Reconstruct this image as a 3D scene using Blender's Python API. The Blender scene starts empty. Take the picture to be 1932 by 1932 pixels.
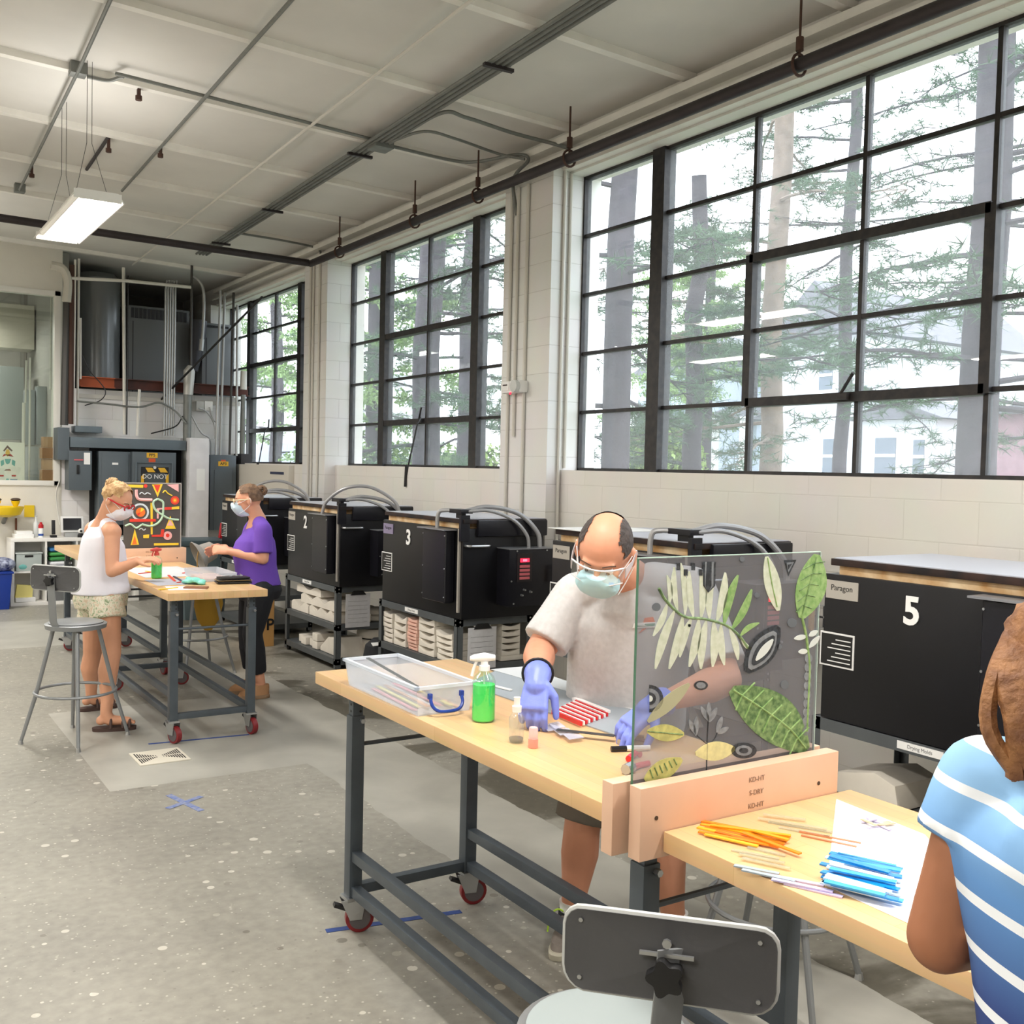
import bpy, bmesh, math, random
from mathutils import Vector, Matrix, noise
import numpy as np
R=math.radians; PI=math.pi; random.seed(7)
SC=bpy.context.scene; COL=SC.collection
# ---------- camera ----------
F=1948.1; YW,PT,RL=0.5760,0.04098,-0.02315; H=1.7
fw=Vector((math.sin(YW)*math.cos(PT),math.cos(YW)*math.cos(PT),-math.sin(PT)))
rt=Vector((math.cos(YW),-math.sin(YW),0)); dn=fw.cross(rt)
rt,dn=math.cos(RL)*rt+math.sin(RL)*dn,-math.sin(RL)*rt+math.cos(RL)*dn
cam=bpy.data.cameras.new('camera'); camo=bpy.data.objects.new('camera',cam); COL.objects.link(camo)
cam.sensor_width=36; cam.lens=F/1932*36; cam.clip_start=.05; cam.clip_end=300
mw=Matrix.Identity(4)
for i in range(3): mw[i][0]=rt[i]; mw[i][1]=-dn[i]; mw[i][2]=-fw[i]
mw.translation=Vector((0,0,H)); camo.matrix_world=mw; SC.camera=camo
# ---------- world / exposure ----------
wd=bpy.data.worlds.new('overcast_sky'); SC.world=wd; wd.use_nodes=True
wd.node_tree.nodes['Background'].inputs[0].default_value=(.86,.93,1,1)
wd.node_tree.nodes['Background'].inputs[1].default_value=3.4
vs=SC.view_settings; vs.view_transform='Standard'; vs.look='None'; vs.gamma=1; vs.use_curve_mapping=False; vs.exposure=.55
SC.cycles.use_denoising=True; SC.cycles.max_bounces=8; SC.cycles.transparent_max_bounces=24
SC.cycles.sample_clamp_indirect=6; SC.cycles.caustics_reflective=False; SC.cycles.caustics_refractive=False
# ceiling plane falls towards the window wall
def cz(x): return 4.27-.0275*x
# measuring: where a picture point lies on a known plane of the room
def at(u,v,**k):
    d=fw+rt*((u-966)/F)+dn*((v-966)/F); a,val=list(k.items())[0]; i='xyz'.index(a)
    c=Vector((0,0,H)); return c+d*((val-c[i])/d[i])
def atc(u,v,off=0):
    d=fw+rt*((u-966)/F)+dn*((v-966)/F); t=(4.27-off-H)/(d.z+.0275*d.x); return Vector((0,0,H))+d*t
# ---------- materials ----------
def lin(c):
    if isinstance(c,str): c=[int(c[i:i+2],16)/255 for i in (0,2,4)]
    return tuple((x/12.92 if x<=.04045 else ((x+.055)/1.055)**2.4) for x in c[:3])+(1,)
MC={}
def M(name,col=(.8,.8,.8),rough=.5,metal=0,n=None,bump=None,spec=None,alpha=None,trans=0,emit=None,col2=None,coat=0,ior=None):
    """n=(scale, amount): soft colour variation; bump=(scale, strength)"""
    if name in MC: return MC[name]
    m=bpy.data.materials.new(name); m.use_nodes=True; nt=m.node_tree; b=nt.nodes['Principled BSDF']; L=nt.links
    c=lin(col); b.inputs['Base Color'].default_value=c; b.inputs['Roughness'].default_value=rough; b.inputs['Metallic'].default_value=metal
    if spec is not None: b.inputs['Specular IOR Level'].default_value=spec
    if trans: b.inputs['Transmission Weight'].default_value=trans
    if ior: b.inputs['IOR'].default_value=ior
    if coat: b.inputs['Coat Weight'].default_value=coat
    if alpha is not None: b.inputs['Alpha'].default_value=alpha
    if emit: b.inputs['Emission Color'].default_value=lin(emit[0]); b.inputs['Emission Strength'].default_value=emit[1]
    if n or bump: tc=nt.nodes.new('ShaderNodeTexCoord')
    if n:
        t=nt.nodes.new('ShaderNodeTexNoise'); t.inputs['Scale'].default_value=n[0]; t.inputs['Detail'].default_value=5
        L.new(tc.outputs['Object'],t.inputs['Vector'])
        r=nt.nodes.new('ShaderNodeValToRGB'); c2=lin(col2) if col2 else tuple(x*(1-n[1]) for x in c[:3])+(1,)
        r.color_ramp.elements[0].position=.35; r.color_ramp.elements[1].position=.65
        r.color_ramp.elements[0].color=c2; r.color_ramp.elements[1].color=c
        L.new(t.outputs['Fac'],r.inputs['Fac']); L.new(r.outputs['Color'],b.inputs['Base Color'])
    if bump:
        t=nt.nodes.new('ShaderNodeTexNoise'); t.inputs['Scale'].default_value=bump[0]; t.inputs['Detail'].default_value=4
        L.new(tc.outputs['Object'],t.inputs['Vector']); bp=nt.nodes.new('ShaderNodeBump'); bp.inputs['Strength'].default_value=bump[1]; bp.inputs['Distance'].default_value=.01
        L.new(t.outputs['Fac'],bp.inputs['Height']); L.new(bp.outputs['Normal'],b.inputs['Normal'])
    MC[name]=m; return m
def glassy(name,tint=(1,1,1),gloss=.06,diff=0,dcol=(1,1,1),rough=.02):
    """thin clear sheet: transparent, a little mirror, optional milky part"""
    if name in MC: return MC[name]
    m=bpy.data.materials.new(name); m.use_nodes=True; nt=m.node_tree; N=nt.nodes; L=nt.links; N.clear()
    o=N.new('ShaderNodeOutputMaterial'); t=N.new('ShaderNodeBsdfTransparent'); t.inputs[0].default_value=lin(tint)
    g=N.new('ShaderNodeBsdfGlossy'); g.inputs['Roughness'].default_value=rough
    a=N.new('ShaderNodeMixShader'); a.inputs[0].default_value=gloss; L.new(t.outputs[0],a.inputs[1]); L.new(g.outputs[0],a.inputs[2]); s=a
    if diff:
        d=N.new('ShaderNodeBsdfDiffuse'); d.inputs[0].default_value=lin(dcol); s=N.new('ShaderNodeMixShader'); s.inputs[0].default_value=diff
        L.new(a.outputs[0],s.inputs[1]); L.new(d.outputs[0],s.inputs[2])
    L.new(s.outputs[0],o.inputs[0]); MC[name]=m; return m
# ---------- mesh builder ----------
def frame(d,up=(0,0,1)):
    d=Vector(d).normalized(); u=Vector(up)
    if abs(d.dot(u))>.98: u=Vector((1,0,0))
    s=d.cross(u).normalized(); return s,s.cross(d).normalized(),d
class MB:
    def __init__(s): s.v=[]; s.f=[]
    def add(s,vs,fs):
        b=len(s.v); s.v+= [Vector(v) for v in vs]; s.f+=[tuple(i+b for i in f) for f in fs]; return s
    def box(s,a,b):
        x0,y0,z0=[min(a[i],b[i]) for i in range(3)]; x1,y1,z1=[max(a[i],b[i]) for i in range(3)]
        return s.add([(x0,y0,z0),(x1,y0,z0),(x1,y1,z0),(x0,y1,z0),(x0,y0,z1),(x1,y0,z1),(x1,y1,z1),(x0,y1,z1)],
            [(3,2,1,0),(4,5,6,7),(0,1,5,4),(1,2,6,5),(2,3,7,6),(3,0,4,7)])
    def cb(s,c,d,m=None):
        """box by centre and size, optional 3x3/4x4 turn"""
        t=MB().box([-x/2 for x in d],[x/2 for x in d]); c=Vector(c)
        return s.add([c+(m@v if m else v) for v in t.v],t.f)
    def bar(s,p,q,w,h=None,up=(0,0,1)):
        """square bar p->q, w across, h along 'up'"""
        h=h or w; p=Vector(p); q=Vector(q); a,b,d=frame(q-p,up)
        V=[c+a*(w/2*i)+b*(h/2*j) for c in (p,q) for i,j in ((-1,-1),(1,-1),(1,1),(-1,1))]
        return s.add(V,[(0,1,2,3),(7,6,5,4),(0,4,5,1),(1,5,6,2),(2,6,7,3),(3,7,4,0)])
    def tube(s,pts,r,n=10,cap=True):
        pts=[Vector(p) for p in pts]; rs=r if isinstance(r,(list,tuple)) else [r]*len(pts); V=[];k=len(pts); a=None
        for i,p in enumerate(pts):
            d=(pts[min(i+1,k-1)]-pts[max(i-1,0)]).normalized()
            if a is None: a,b,_=frame(d)
            else:
                a=(a-d*a.dot(d)).normalized(); b=a.cross(d)
            for j in range(n):
                t=2*PI*j/n; V.append(p+(a*math.cos(t)+b*math.sin(t))*rs[i])
        Fc=[(i*n+j,i*n+(j+1)%n,(i+1)*n+(j+1)%n,(i+1)*n+j) for i in range(k-1) for j in range(n)]
        if cap: Fc+=[tuple(range(n-1,-1,-1)),tuple(range((k-1)*n,k*n))]
        return s.add(V,Fc)
    def lathe(s,prof,c=(0,0,0),n=24,m=None,cap=True):
        c=Vector(c); V=[]
        for r,z in prof:
            for j in range(n):
                t=2*PI*j/n; v=Vector((r*math.cos(t),r*math.sin(t),z)); V.append(c+(m@v if m else v))
        k=len(prof); Fc=[(i*n+j,i*n+(j+1)%n,(i+1)*n+(j+1)%n,(i+1)*n+j) for i in range(k-1) for j in range(n)]
        if cap: Fc+=[tuple(range(n-1,-1,-1)),tuple(range((k-1)*n,k*n))]
        return s.add(V,Fc)
    def prism(s,poly,o,ax,ay,t):
        """flat outline (list of 2D) on plane o+x*ax+y*ay, thickness vector t"""
        o=Vector(o);ax=Vector(ax);ay=Vector(ay);t=Vector(t);n=len(poly)
        V=[o+ax*x+ay*y for x,y in poly]; V+= [v+t for v in V]
        if ax.cross(ay).dot(t)<0: V=V[:n][::-1]+V[n:][::-1]
        return s.add(V,[tuple(range(n-1,-1,-1)),tuple(range(n,2*n))]+[(i,(i+1)%n,n+(i+1)%n,n+i) for i in range(n)])
    def ell(s,c,r,m=None,nu=16,nv=10):
        c=Vector(c); r=r if isinstance(r,(list,tuple)) else (r,)*3; V=[]
        for i in range(1,nv):
            p=PI*i/nv
            for j in range(nu):
                t=2*PI*j/nu; v=Vector((r[0]*math.sin(p)*math.cos(t),r[1]*math.sin(p)*math.sin(t),r[2]*math.cos(p))); V.append(c+(m@v if m else v))
        for z in (1,-1):
            v=Vector((0,0,z*r[2])); V.append(c+(m@v if m else v))
        a=(nv-1)*nu; Fc=[(i*nu+j,(i+1)*nu+j,(i+1)*nu+(j+1)%nu,i*nu+(j+1)%nu) for i in range(nv-2) for j in range(nu)]
        Fc+=[(a,j,(j+1)%nu) for j in range(nu)]+[(a+1,(nv-2)*nu+(j+1)%nu,(nv-2)*nu+j) for j in range(nu)]
        return s.add(V,Fc)
    def cap_(s,p,q,r0,r1,n=14):
        """tapered capsule"""
        s.tube([p,q],[r0,r1],n); s.ell(p,r0,None,n,8); s.ell(q,r1,None,n,8); return s
    def limb(s,pts,rs,n=14):
        for i in range(len(pts)-1): s.cap_(pts[i],pts[i+1],rs[i],rs[i+1],n)
        return s
    def loft(s,secs,n=24,pw=2.3):
        """sections (centre, side half-vector, front half-vector)"""
        V=[]
        for c,a,b in secs:
            c=Vector(c);a=Vector(a);b=Vector(b)
            for j in range(n):
                t=2*PI*j/n; x=math.cos(t);y=math.sin(t); x=math.copysign(abs(x)**(2/pw),x); y=math.copysign(abs(y)**(2/pw),y); V.append(c+a*x+b*y)
        k=len(secs); Fc=[(i*n+j,i*n+(j+1)%n,(i+1)*n+(j+1)%n,(i+1)*n+j) for i in range(k-1) for j in range(n)]
        return s.add(V,Fc+[tuple(range(n-1,-1,-1)),tuple(range((k-1)*n,k*n))])
    def merge(s,o): return s.add(o.v,o.f)
    def xf(s,m): s.v=[m@v for v in s.v]; return s
    def mesh(s,name,mat=None,bevel=0,smooth=None,seg=2):
        me=bpy.data.meshes.new(name); me.from_pydata([tuple(v) for v in s.v],[],s.f)
        bm=bmesh.new(); bm.from_mesh(me); bmesh.ops.recalc_face_normals(bm,faces=bm.faces)
        if bevel:
            es=[e for e in bm.edges if len(e.link_faces)==2 and e.calc_face_angle(0)>.6]
            bmesh.ops.bevel(bm,geom=es,offset=bevel,segments=seg,affect='EDGES',profile=.7,clamp_overlap=True)
        bm.to_mesh(me); bm.free()
        if mat: me.materials.append(mat)
        if smooth!=False:
            me.shade_smooth(); me.set_sharp_from_angle(angle=R(smooth or 35))
        return me
WM={}
def tag(o,label=None,cat=None,group=None,kind=None):
    for k,v in (('label',label),('category',cat),('group',group),('kind',kind)):
        if v: o[k]=v
    return o
def thing(name,label,cat,loc=(0,0,0),rz=0,group=None,kind=None):
    o=bpy.data.objects.new(name,None); COL.objects.link(o); o.location=loc; o.rotation_euler=(0,0,rz); o.empty_display_size=.1
    WM[o.name]=Matrix.Translation(loc)@Matrix.Rotation(rz,4,'Z'); return tag(o,label,cat,group,kind)
def root_of(o):
    while o.parent: o=o.parent
    return o
def part(name,mb,mat,par,bevel=0,smooth=None,label=None,kind=None,local=False,seg=2):
    """mesh child; builder coordinates are world ones unless local"""
    if isinstance(mb,MB):
        if not local:
            r=root_of(par)
            if r.name in WM: mb.xf(WM[r.name].inverted())
        me=mb.mesh(name,mat,bevel,smooth,seg)
    else:
        me=mb; r=root_of(par)
        if not local and r.name in WM: me.transform(WM[r.name].inverted())
        if mat: me.materials.clear(); me.materials.append(mat)
    o=bpy.data.objects.new(name,me); COL.objects.link(o); o.parent=par; return tag(o,label,kind=kind)
def solo(name,mb,mat,label=None,cat=None,group=None,kind=None,bevel=0,smooth=None,seg=2,base=True):
    """a thing that is one mesh; its origin sits at the middle of its base"""
    me=mb.mesh(name,mat,bevel,smooth,seg) if isinstance(mb,MB) else mb
    if not isinstance(mb,MB) and mat: me.materials.clear(); me.materials.append(mat)
    o=bpy.data.objects.new(name,me); COL.objects.link(o)
    if base:
        co=np.empty(len(me.vertices)*3); me.vertices.foreach_get('co',co); co=co.reshape(-1,3)
        c=Vector(((co[:,0].min()+co[:,0].max())/2,(co[:,1].min()+co[:,1].max())/2,co[:,2].min()))
        me.transform(Matrix.Translation(-c)); o.location=c; WM[o.name]=Matrix.Translation(c)
    return tag(o,label,cat,group,kind)
def struct(name,mb,mat,bevel=0,smooth=None,parent=None):
    if parent: return part(name,mb,mat,parent,bevel,smooth)
    return solo(name,mb,mat,kind='structure',bevel=bevel,smooth=smooth,base=False)
def copy_tree(o,par=None):
    c=o.copy(); COL.objects.link(c)
    if par is not None: c.parent=par
    for ch in list(o.children): copy_tree(ch,c)
    return c
def dup(o,loc,rz=0,label=None,group=None):
    c=copy_tree(o); c.location=loc; c.rotation_euler=(0,0,rz); tag(c,label,None,group); return c
def text_mesh(s,size,o,ax,ay,depth=.001,bold=0,align='CENTER'):
    """lettering as a mesh lying on plane o+x*ax+y*ay"""
    cu=bpy.data.curves.new('lettering','FONT'); cu.body=s; cu.size=size; cu.extrude=depth; cu.offset=bold; cu.align_x=align; cu.align_y='CENTER'; cu.resolution_u=4
    t=bpy.data.objects.new('lettering',cu); COL.objects.link(t); dg=bpy.context.evaluated_depsgraph_get(); dg.update()
    me=bpy.data.meshes.new_from_object(t.evaluated_get(dg)); bpy.data.objects.remove(t); bpy.data.curves.remove(cu)
    ax=Vector(ax).normalized(); ay=Vector(ay).normalized(); az=ax.cross(ay); m=Matrix.Identity(4)
    for i in range(3): m[i][0]=ax[i]; m[i][1]=ay[i]; m[i][2]=az[i]; m[i][3]=o[i]
    me.transform(m); me.materials.clear(); return me
def remesh(mb,vox=.008,sm=4,fac=.5,name='body'):
    me=mb.mesh(name,None,smooth=False); o=bpy.data.objects.new('tmp',me); COL.objects.link(o)
    r=o.modifiers.new('r','REMESH'); r.mode='VOXEL'; r.voxel_size=vox; r.use_smooth_shade=True
    if sm: k=o.modifiers.new('s','SMOOTH'); k.factor=fac; k.iterations=sm
    dg=bpy.context.evaluated_depsgraph_get(); dg.update(); out=bpy.data.meshes.new_from_object(o.evaluated_get(dg)); out.name=name
    bpy.data.objects.remove(o); out.materials.clear(); out.shade_smooth(); return out
def arc(pts,n=8):
    """Catmull-Rom through points"""
    P=[Vector(p) for p in pts]; P=[P[0]*2-P[1]]+P+[P[-1]*2-P[-2]]; o=[]
    for i in range(1,len(P)-2):
        a,b,c,d=P[i-1:i+3]
        for k in range(n):
            t=k/n; o.append(.5*((2*b)+(c-a)*t+(2*a-5*b+4*c-d)*t*t+(3*b-3*c+d-a)*t**3))
    o.append(P[-2]); return o
# ---------- lamps the room has, plus added ceiling fill and a back wall lamp ----------
white_paint=M('white_fixture_enamel','f2f2ee',.35)
tube_m=M('glowing_tube','ffffff',.4,emit=('fff6ea',9))
def fixture(name,cx,cy,z,label,lit=True):
    t=thing(name,label,'lamp',(cx,cy,z),group=None)
    L=1.46;W=.32
    b=MB().prism([(-W/2,0),(-W/2+.04,.06),(W/2-.04,.06),(W/2,0),(W/2-.008,0),(W/2-.045,.05),(-W/2+.045,.05),(-W/2+.008,0)],(cx,cy-L/2,z),(1,0,0),(0,0,1),(0,L,0))
    for s in (-1,1): b.box((cx-W/2+.02,cy+s*L/2-.004,z),(cx+W/2-.02,cy+s*L/2+.004,z+.055))
    part('housing',b,white_paint,t)
    g=MB()
    for i in range(6):
        x=cx-W/2+.045+i*.046; g.prism([(-.021,0),(0,.018),(.021,0),(0,.014)],(x+.0,cy-L/2+.01,z+.03),(1,0,0),(0,0,1),(0,L-.02,0))
    part('reflector',g,white_paint,t)
    for i in range(4 if lit else 0):
        x=cx-W/2+.115+i*.052; part('tube',MB().tube([(x,cy-L/2+.02,z+.02),(x,cy+L/2-.02,z+.02)],.012,8),tube_m,t)
    return t
lampspots=[(1.33,7.55,3.3),(1.33,2.0,3.3),(-1.2,5.2,3.3),(-1.2,.5,3.3),(-3.5,7.5,3.3),(-3.5,2,3.3),(-1.2,10.4,3.3),(2.6,.2,3.3),(1.2,15.3,3.55),(.45,11.7,3.4)]  # last spot is an unseen lamp added to brighten the back wall
ceil_lamps=[]
for i,(x,y,z) in enumerate(lampspots):
    lab='white strip light with glowing tubes hanging over the far workbench' if i==0 else 'strip light hung overhead behind the photographer, place %s'%['','above the near workbench','left of the aisle','left of and behind the camera','by the left wall','in the left corner','by the back wall','beyond the near bench end','in the room behind the inner window','left of the cube shelf, unseen, added to brighten the back wall'][i]
    ceil_lamps.append(fixture('strip_light',x,y,z,lab))
    ld=bpy.data.lights.new('tube_light','AREA'); ld.shape='RECTANGLE'; ld.size=.26; ld.size_y=1.4; ld.energy=42 if i!=8 else 14; ld.color=(1,.965,.92)
    lo=bpy.data.objects.new('tube_light',ld); COL.objects.link(lo); lo.location=(0,0,-.01); lo.parent=ceil_lamps[-1]
    lu=ld.copy(); lu.energy=6 if i!=8 else 2; uo=bpy.data.objects.new('ceiling_fill',lu); COL.objects.link(uo); uo.location=(0,0,.09); uo.rotation_euler=(PI,0,0); uo.parent=ceil_lamps[-1]  # upward fill light added above each fixture to lift the ceiling
f0=ceil_lamps[0]
for f_ in ceil_lamps:
    lx,ly,lz=f_.location
    for s in (-1,1):
        for k in (-1,1): part('hanging_wire',MB().tube([(lx+k*.015,ly+s*.45,cz(lx)+.005),(lx+k*.015,ly+s*.45,lz+.42),(lx+k*.1,ly+s*.55,lz+.055)],.0018,5),M('dark_steel','3b3a38',.5,.6),f_)
# ---------- structure ----------
def block_wall(name,col,mortar,axis):
    m=bpy.data.materials.new(name); m.use_nodes=True; nt=m.node_tree; N=nt.nodes; L=nt.links; b=N['Principled BSDF']; b.inputs['Roughness'].default_value=.55
    tc=N.new('ShaderNodeTexCoord'); sp=N.new('ShaderNodeSeparateXYZ'); cb=N.new('ShaderNodeCombineXYZ'); L.new(tc.outputs['Object'],sp.inputs[0])
    L.new(sp.outputs[axis],cb.inputs[0]); L.new(sp.outputs[2],cb.inputs[1])
    br=N.new('ShaderNodeTexBrick'); br.inputs['Scale'].default_value=1; br.inputs['Brick Width'].default_value=.4; br.inputs['Row Height'].default_value=.2; br.inputs['Mortar Size'].default_value=.004
    br.inputs['Color1'].default_value=lin(col); br.inputs['Color2'].default_value=lin([x*.985 for x in [int(col[i:i+2],16)/255 for i in (0,2,4)]]); br.inputs['Mortar'].default_value=lin(mortar); br.inputs['Mortar Smooth'].default_value=.6
    L.new(cb.outputs[0],br.inputs['Vector'])
    nz=N.new('ShaderNodeTexNoise'); nz.inputs['Scale'].default_value=3; nz.inputs['Detail'].default_value=6; L.new(tc.outputs['Object'],nz.inputs['Vector'])
    mx=N.new('ShaderNodeMix'); mx.data_type='RGBA'; mx.blend_type='MULTIPLY'; mx.inputs[0].default_value=.12; L.new(br.outputs['Color'],mx.inputs[6]); L.new(nz.outputs['Color'],mx.inputs[7]); L.new(mx.outputs[2],b.inputs['Base Color'])
    bp=N.new('ShaderNodeBump'); bp.inputs['Strength'].default_value=.28; bp.inputs['Distance'].default_value=.004; bp.invert=True; L.new(br.outputs['Fac'],bp.inputs['Height']); L.new(bp.outputs['Normal'],b.inputs['Normal'])
    return m
wallm=block_wall('painted_block_side','efece5','e4e1d9',1); wallx=block_wall('painted_block_end','ecebe8','d6d4d0',0)
plain=M('painted_wall','e3dfd4',.55,n=(2.5,.05),bump=(40,.1))
# floor: worn terrazzo with poured concrete repairs
def floor_mat():
    m=bpy.data.materials.new('terrazzo_floor'); m.use_nodes=True; nt=m.node_tree; N=nt.nodes; L=nt.links; b=N['Principled BSDF']
    ge=N.new('ShaderNodeNewGeometry'); P=ge.outputs['Position']
    def ns(sc,det=5,dist=0):
        t=N.new('ShaderNodeTexNoise'); t.inputs['Scale'].default_value=sc; t.inputs['Detail'].default_value=det; t.inputs['Distortion'].default_value=dist; L.new(P,t.inputs['Vector']); return t.outputs['Fac']
    def ramp(f,stops):
        r=N.new('ShaderNodeValToRGB'); e=r.color_ramp.elements; e[0].position=stops[0][0]; e[0].color=lin(stops[0][1]); e[1].position=stops[-1][0]; e[1].color=lin(stops[-1][1])
        for p,c in stops[1:-1]: q=e.new(p); q.color=lin(c)
        L.new(f,r.inputs[0]); return r.outputs[0]
    def mix(f,a,bb,bt='MIX'):
        x=N.new('ShaderNodeMix'); x.data_type='RGBA'; x.blend_type=bt
        if isinstance(f,(int,float)): x.inputs[0].default_value=f
        else: L.new(f,x.inputs[0])
        for s,i in ((a,6),(bb,7)):
            if isinstance(s,str): x.inputs[i].default_value=lin(s)
            else: L.new(s,x.inputs[i])
        return x.outputs[2]
    def ma(op,a,bb,c=None):
        x=N.new('ShaderNodeMath'); x.operation=op
        for i,s in enumerate((a,bb,c)):
            if s is None: continue
            if isinstance(s,(int,float)): x.inputs[i].default_value=s
            else: L.new(s,x.inputs[i])
        return x.outputs[0]
    base=ramp(ns(1.3,8,.4),[(.3,'85827a'),(.5,'949187'),(.7,'a19e93')])
    base=mix(.35,base,ramp(ns(22,6),[(.3,'7e7b72'),(.7,'aaa79c')]))
    # chips
    vo=N.new('ShaderNodeTexVoronoi'); vo.inputs['Scale'].default_value=16; L.new(P,vo.inputs['Vector'])
    sp=N.new('ShaderNodeSeparateColor'); L.new(vo.outputs['Color'],sp.inputs[0])
    size=ma('MULTIPLY',sp.outputs[0],.32); near=ma('LESS_THAN',vo.outputs['Distance'],size); pick=ma('GREATER_THAN',sp.outputs[1],.55); patch=ma('GREATER_THAN',ns(.9,2),.45)
    chip=ma('MULTIPLY',ma('MULTIPLY',near,pick),patch)
    cc=ramp(sp.outputs[2],[(0,'5d5950'),(.12,'a8a498'),(.5,'bfbbae'),(1,'d5d1c5')]); terr=mix(ma('MULTIPLY',chip,.75),base,cc)
    vo2=N.new('ShaderNodeTexVoronoi'); vo2.inputs['Scale'].default_value=60; L.new(P,vo2.inputs['Vector']); s2=N.new('ShaderNodeSeparateColor'); L.new(vo2.outputs['Color'],s2.inputs[0])
    c2=ma('MULTIPLY',ma('LESS_THAN',vo2.outputs['Distance'],.28),ma('GREATER_THAN',s2.outputs[1],.8)); terr=mix(ma('MULTIPLY',c2,.5),terr,ramp(s2.outputs[2],[(0,'6a665e'),(.3,'c4c0b4'),(1,'dcd8cc')]))
    conc=ramp(ns(2.2,8,.3),[(.3,'9a9890'),(.55,'aaa89f'),(.75,'b5b3aa')])
    sx=N.new('ShaderNodeSeparateXYZ'); L.new(P,sx.inputs[0]); wob=ma('MULTIPLY',ma('SUBTRACT',ns(3,5),.5),.1); X=ma('ADD',sx.outputs[0],wob); Y=ma('ADD',sx.outputs[1],wob)
    def band(v,a,bb): return ma('MULTIPLY',ma('GREATER_THAN',v,a),ma('LESS_THAN',v,bb))
    f=ma('MAXIMUM',band(X,2.22,2.86),ma('MULTIPLY',band(sx.outputs[0],1.15,2.4),band(sx.outputs[1],5.5,7.4)))
    f=ma('MAXIMUM',f,ma('MULTIPLY',band(Y,10.1,11.8),ma('LESS_THAN',X,2.3)))
    col=mix(f,terr,conc)
    st=ramp(ns(1.1,10,1.2),[(.5,'ffffff'),(.56,'8f8b80'),(.66,'857f72')]); dk=ma('MULTIPLY',ma('GREATER_THAN',X,2.86),.8); col=mix(dk,col,mix(1.0,col,st,'MULTIPLY'))
    # blue marking tape, stuck flat on the floor, belongs to separate strips
    L.new(col,b.inputs['Base Color']); b.inputs['Roughness'].default_value=.42; b.inputs['Specular IOR Level'].default_value=.35
    bp=N.new('ShaderNodeBump'); bp.inputs['Strength'].default_value=.15; bp.inputs['Distance'].default_value=.004; L.new(ns(14,6),bp.inputs['Height']); L.new(bp.outputs['Normal'],b.inputs['Normal'])
    return m
struct('floor',MB().box((-5,-3.5,-.1),(4.6,17,0)),floor_mat())
# ceiling: sloping slab
cm=M('ceiling_panel','dfdcd6',.8,n=(1.1,.12),bump=(8,.1))
mb=MB(); x0,x1=-5,4.75
mb.add([(x0,-3.5,cz(x0)),(x1,-3.5,cz(x1)),(x1,17,cz(x1)),(x0,17,cz(x0)),(x0,-3.5,cz(x0)+.1),(x1,-3.5,cz(x1)+.1),(x1,17,cz(x1)+.1),(x0,17,cz(x0)+.1)],[(0,1,2,3),(7,6,5,4),(0,4,5,1),(1,5,6,2),(2,6,7,3),(3,7,4,0)])
struct('ceiling',mb,cm)
ribm=M('ceiling_rib_paint','f0ede6',.6,n=(6,.08))
for i in range(-3,10):
    y=4.84+1.2*i
    if y>13.3 or y<-3: continue
    mb=MB(); mb.add([(-5,y-.03,cz(-5)-.045),(4.5,y-.03,cz(4.5)-.045),(4.5,y+.03,cz(4.5)-.045),(-5,y+.03,cz(-5)-.045),(-5,y-.03,cz(-5)+.01),(4.5,y-.03,cz(4.5)+.01),(4.5,y+.03,cz(4.5)+.01),(-5,y+.03,cz(-5)+.01)],[(0,1,2,3),(7,6,5,4),(0,4,5,1),(1,5,6,2),(2,6,7,3),(3,7,4,0)])
    struct('trim_%d'%(i+4),mb,ribm)
WL,WG,WP=4.37,4.55,4.25; SILL,HEAD=1.705,3.83
WIN=[(1.95-1.6,6.107),(6.73,10.18),(10.80,14.25)]
# side wall with windows: low wall, header, piers between
mb=MB().box((WL,-3.5,0),(4.68,17,SILL)); mb.box((WL+.03,-3.5,HEAD),(4.68,17,cz(4.7)+.05))
for a,b in ((-3.5,WIN[0][0]),(6.107,6.73),(10.18,10.80),(14.25,17)): mb.box((WL,a,SILL),(4.68,b,HEAD))
struct('wall_right',mb,wallm)
for i,(a,b) in enumerate(((6.107,6.73),(10.18,10.80),(14.25,14.9))):
    m2=MB().box((WP,a-.004,0),(4.53,b+.004,3.86)); o=struct('trim_%d'%(20+i),m2,wallx)
mb=MB()
for k,(x,z0,z1) in enumerate(((4.33,3.845,3.875),(4.28,3.93,3.95),(4.30,4.03,4.08))): mb.box((x,-3.5,z0),(WL+.05,14.3,z1))
struct('trim_30',mb,ribm,bevel=.004)
# back: low block wall, mezzanine, inner window wall
yb=13.4
wallb=block_wall('painted_block_back','f3f1ef','dedbd7',0)
struct('wall_back',MB().box((2.22,yb,0),(WL,yb+.2,2.56)),wallb)
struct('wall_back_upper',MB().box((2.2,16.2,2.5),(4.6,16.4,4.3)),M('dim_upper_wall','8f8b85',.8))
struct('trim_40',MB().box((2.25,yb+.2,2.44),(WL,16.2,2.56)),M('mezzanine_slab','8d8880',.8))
mb=MB().box((-5,yb,0),(2.22,yb+.18,1.40)); mb.box((-5,yb,3.68),(2.22,yb+.18,4.4)); mb.box((2.17,yb,1.40),(2.22,yb+.18,3.68)); mb.box((-5,yb,1.4),(-.6,yb+.18,3.68))
struct('wall_back_left',mb,plain)
mb=MB(); mb.box((-.6,yb-.02,1.38),(2.2,yb+.12,1.44)); mb.box((-.6,yb-.02,3.64),(2.2,yb+.12,3.70)); mb.box((2.13,yb-.02,1.38),(2.2,yb+.12,3.7)); mb.box((.7,yb-.02,1.4),(.76,yb+.12,3.68))
w4=struct('window_4',mb,M('white_trim','e9e7e0',.45),bevel=.005)
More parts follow.
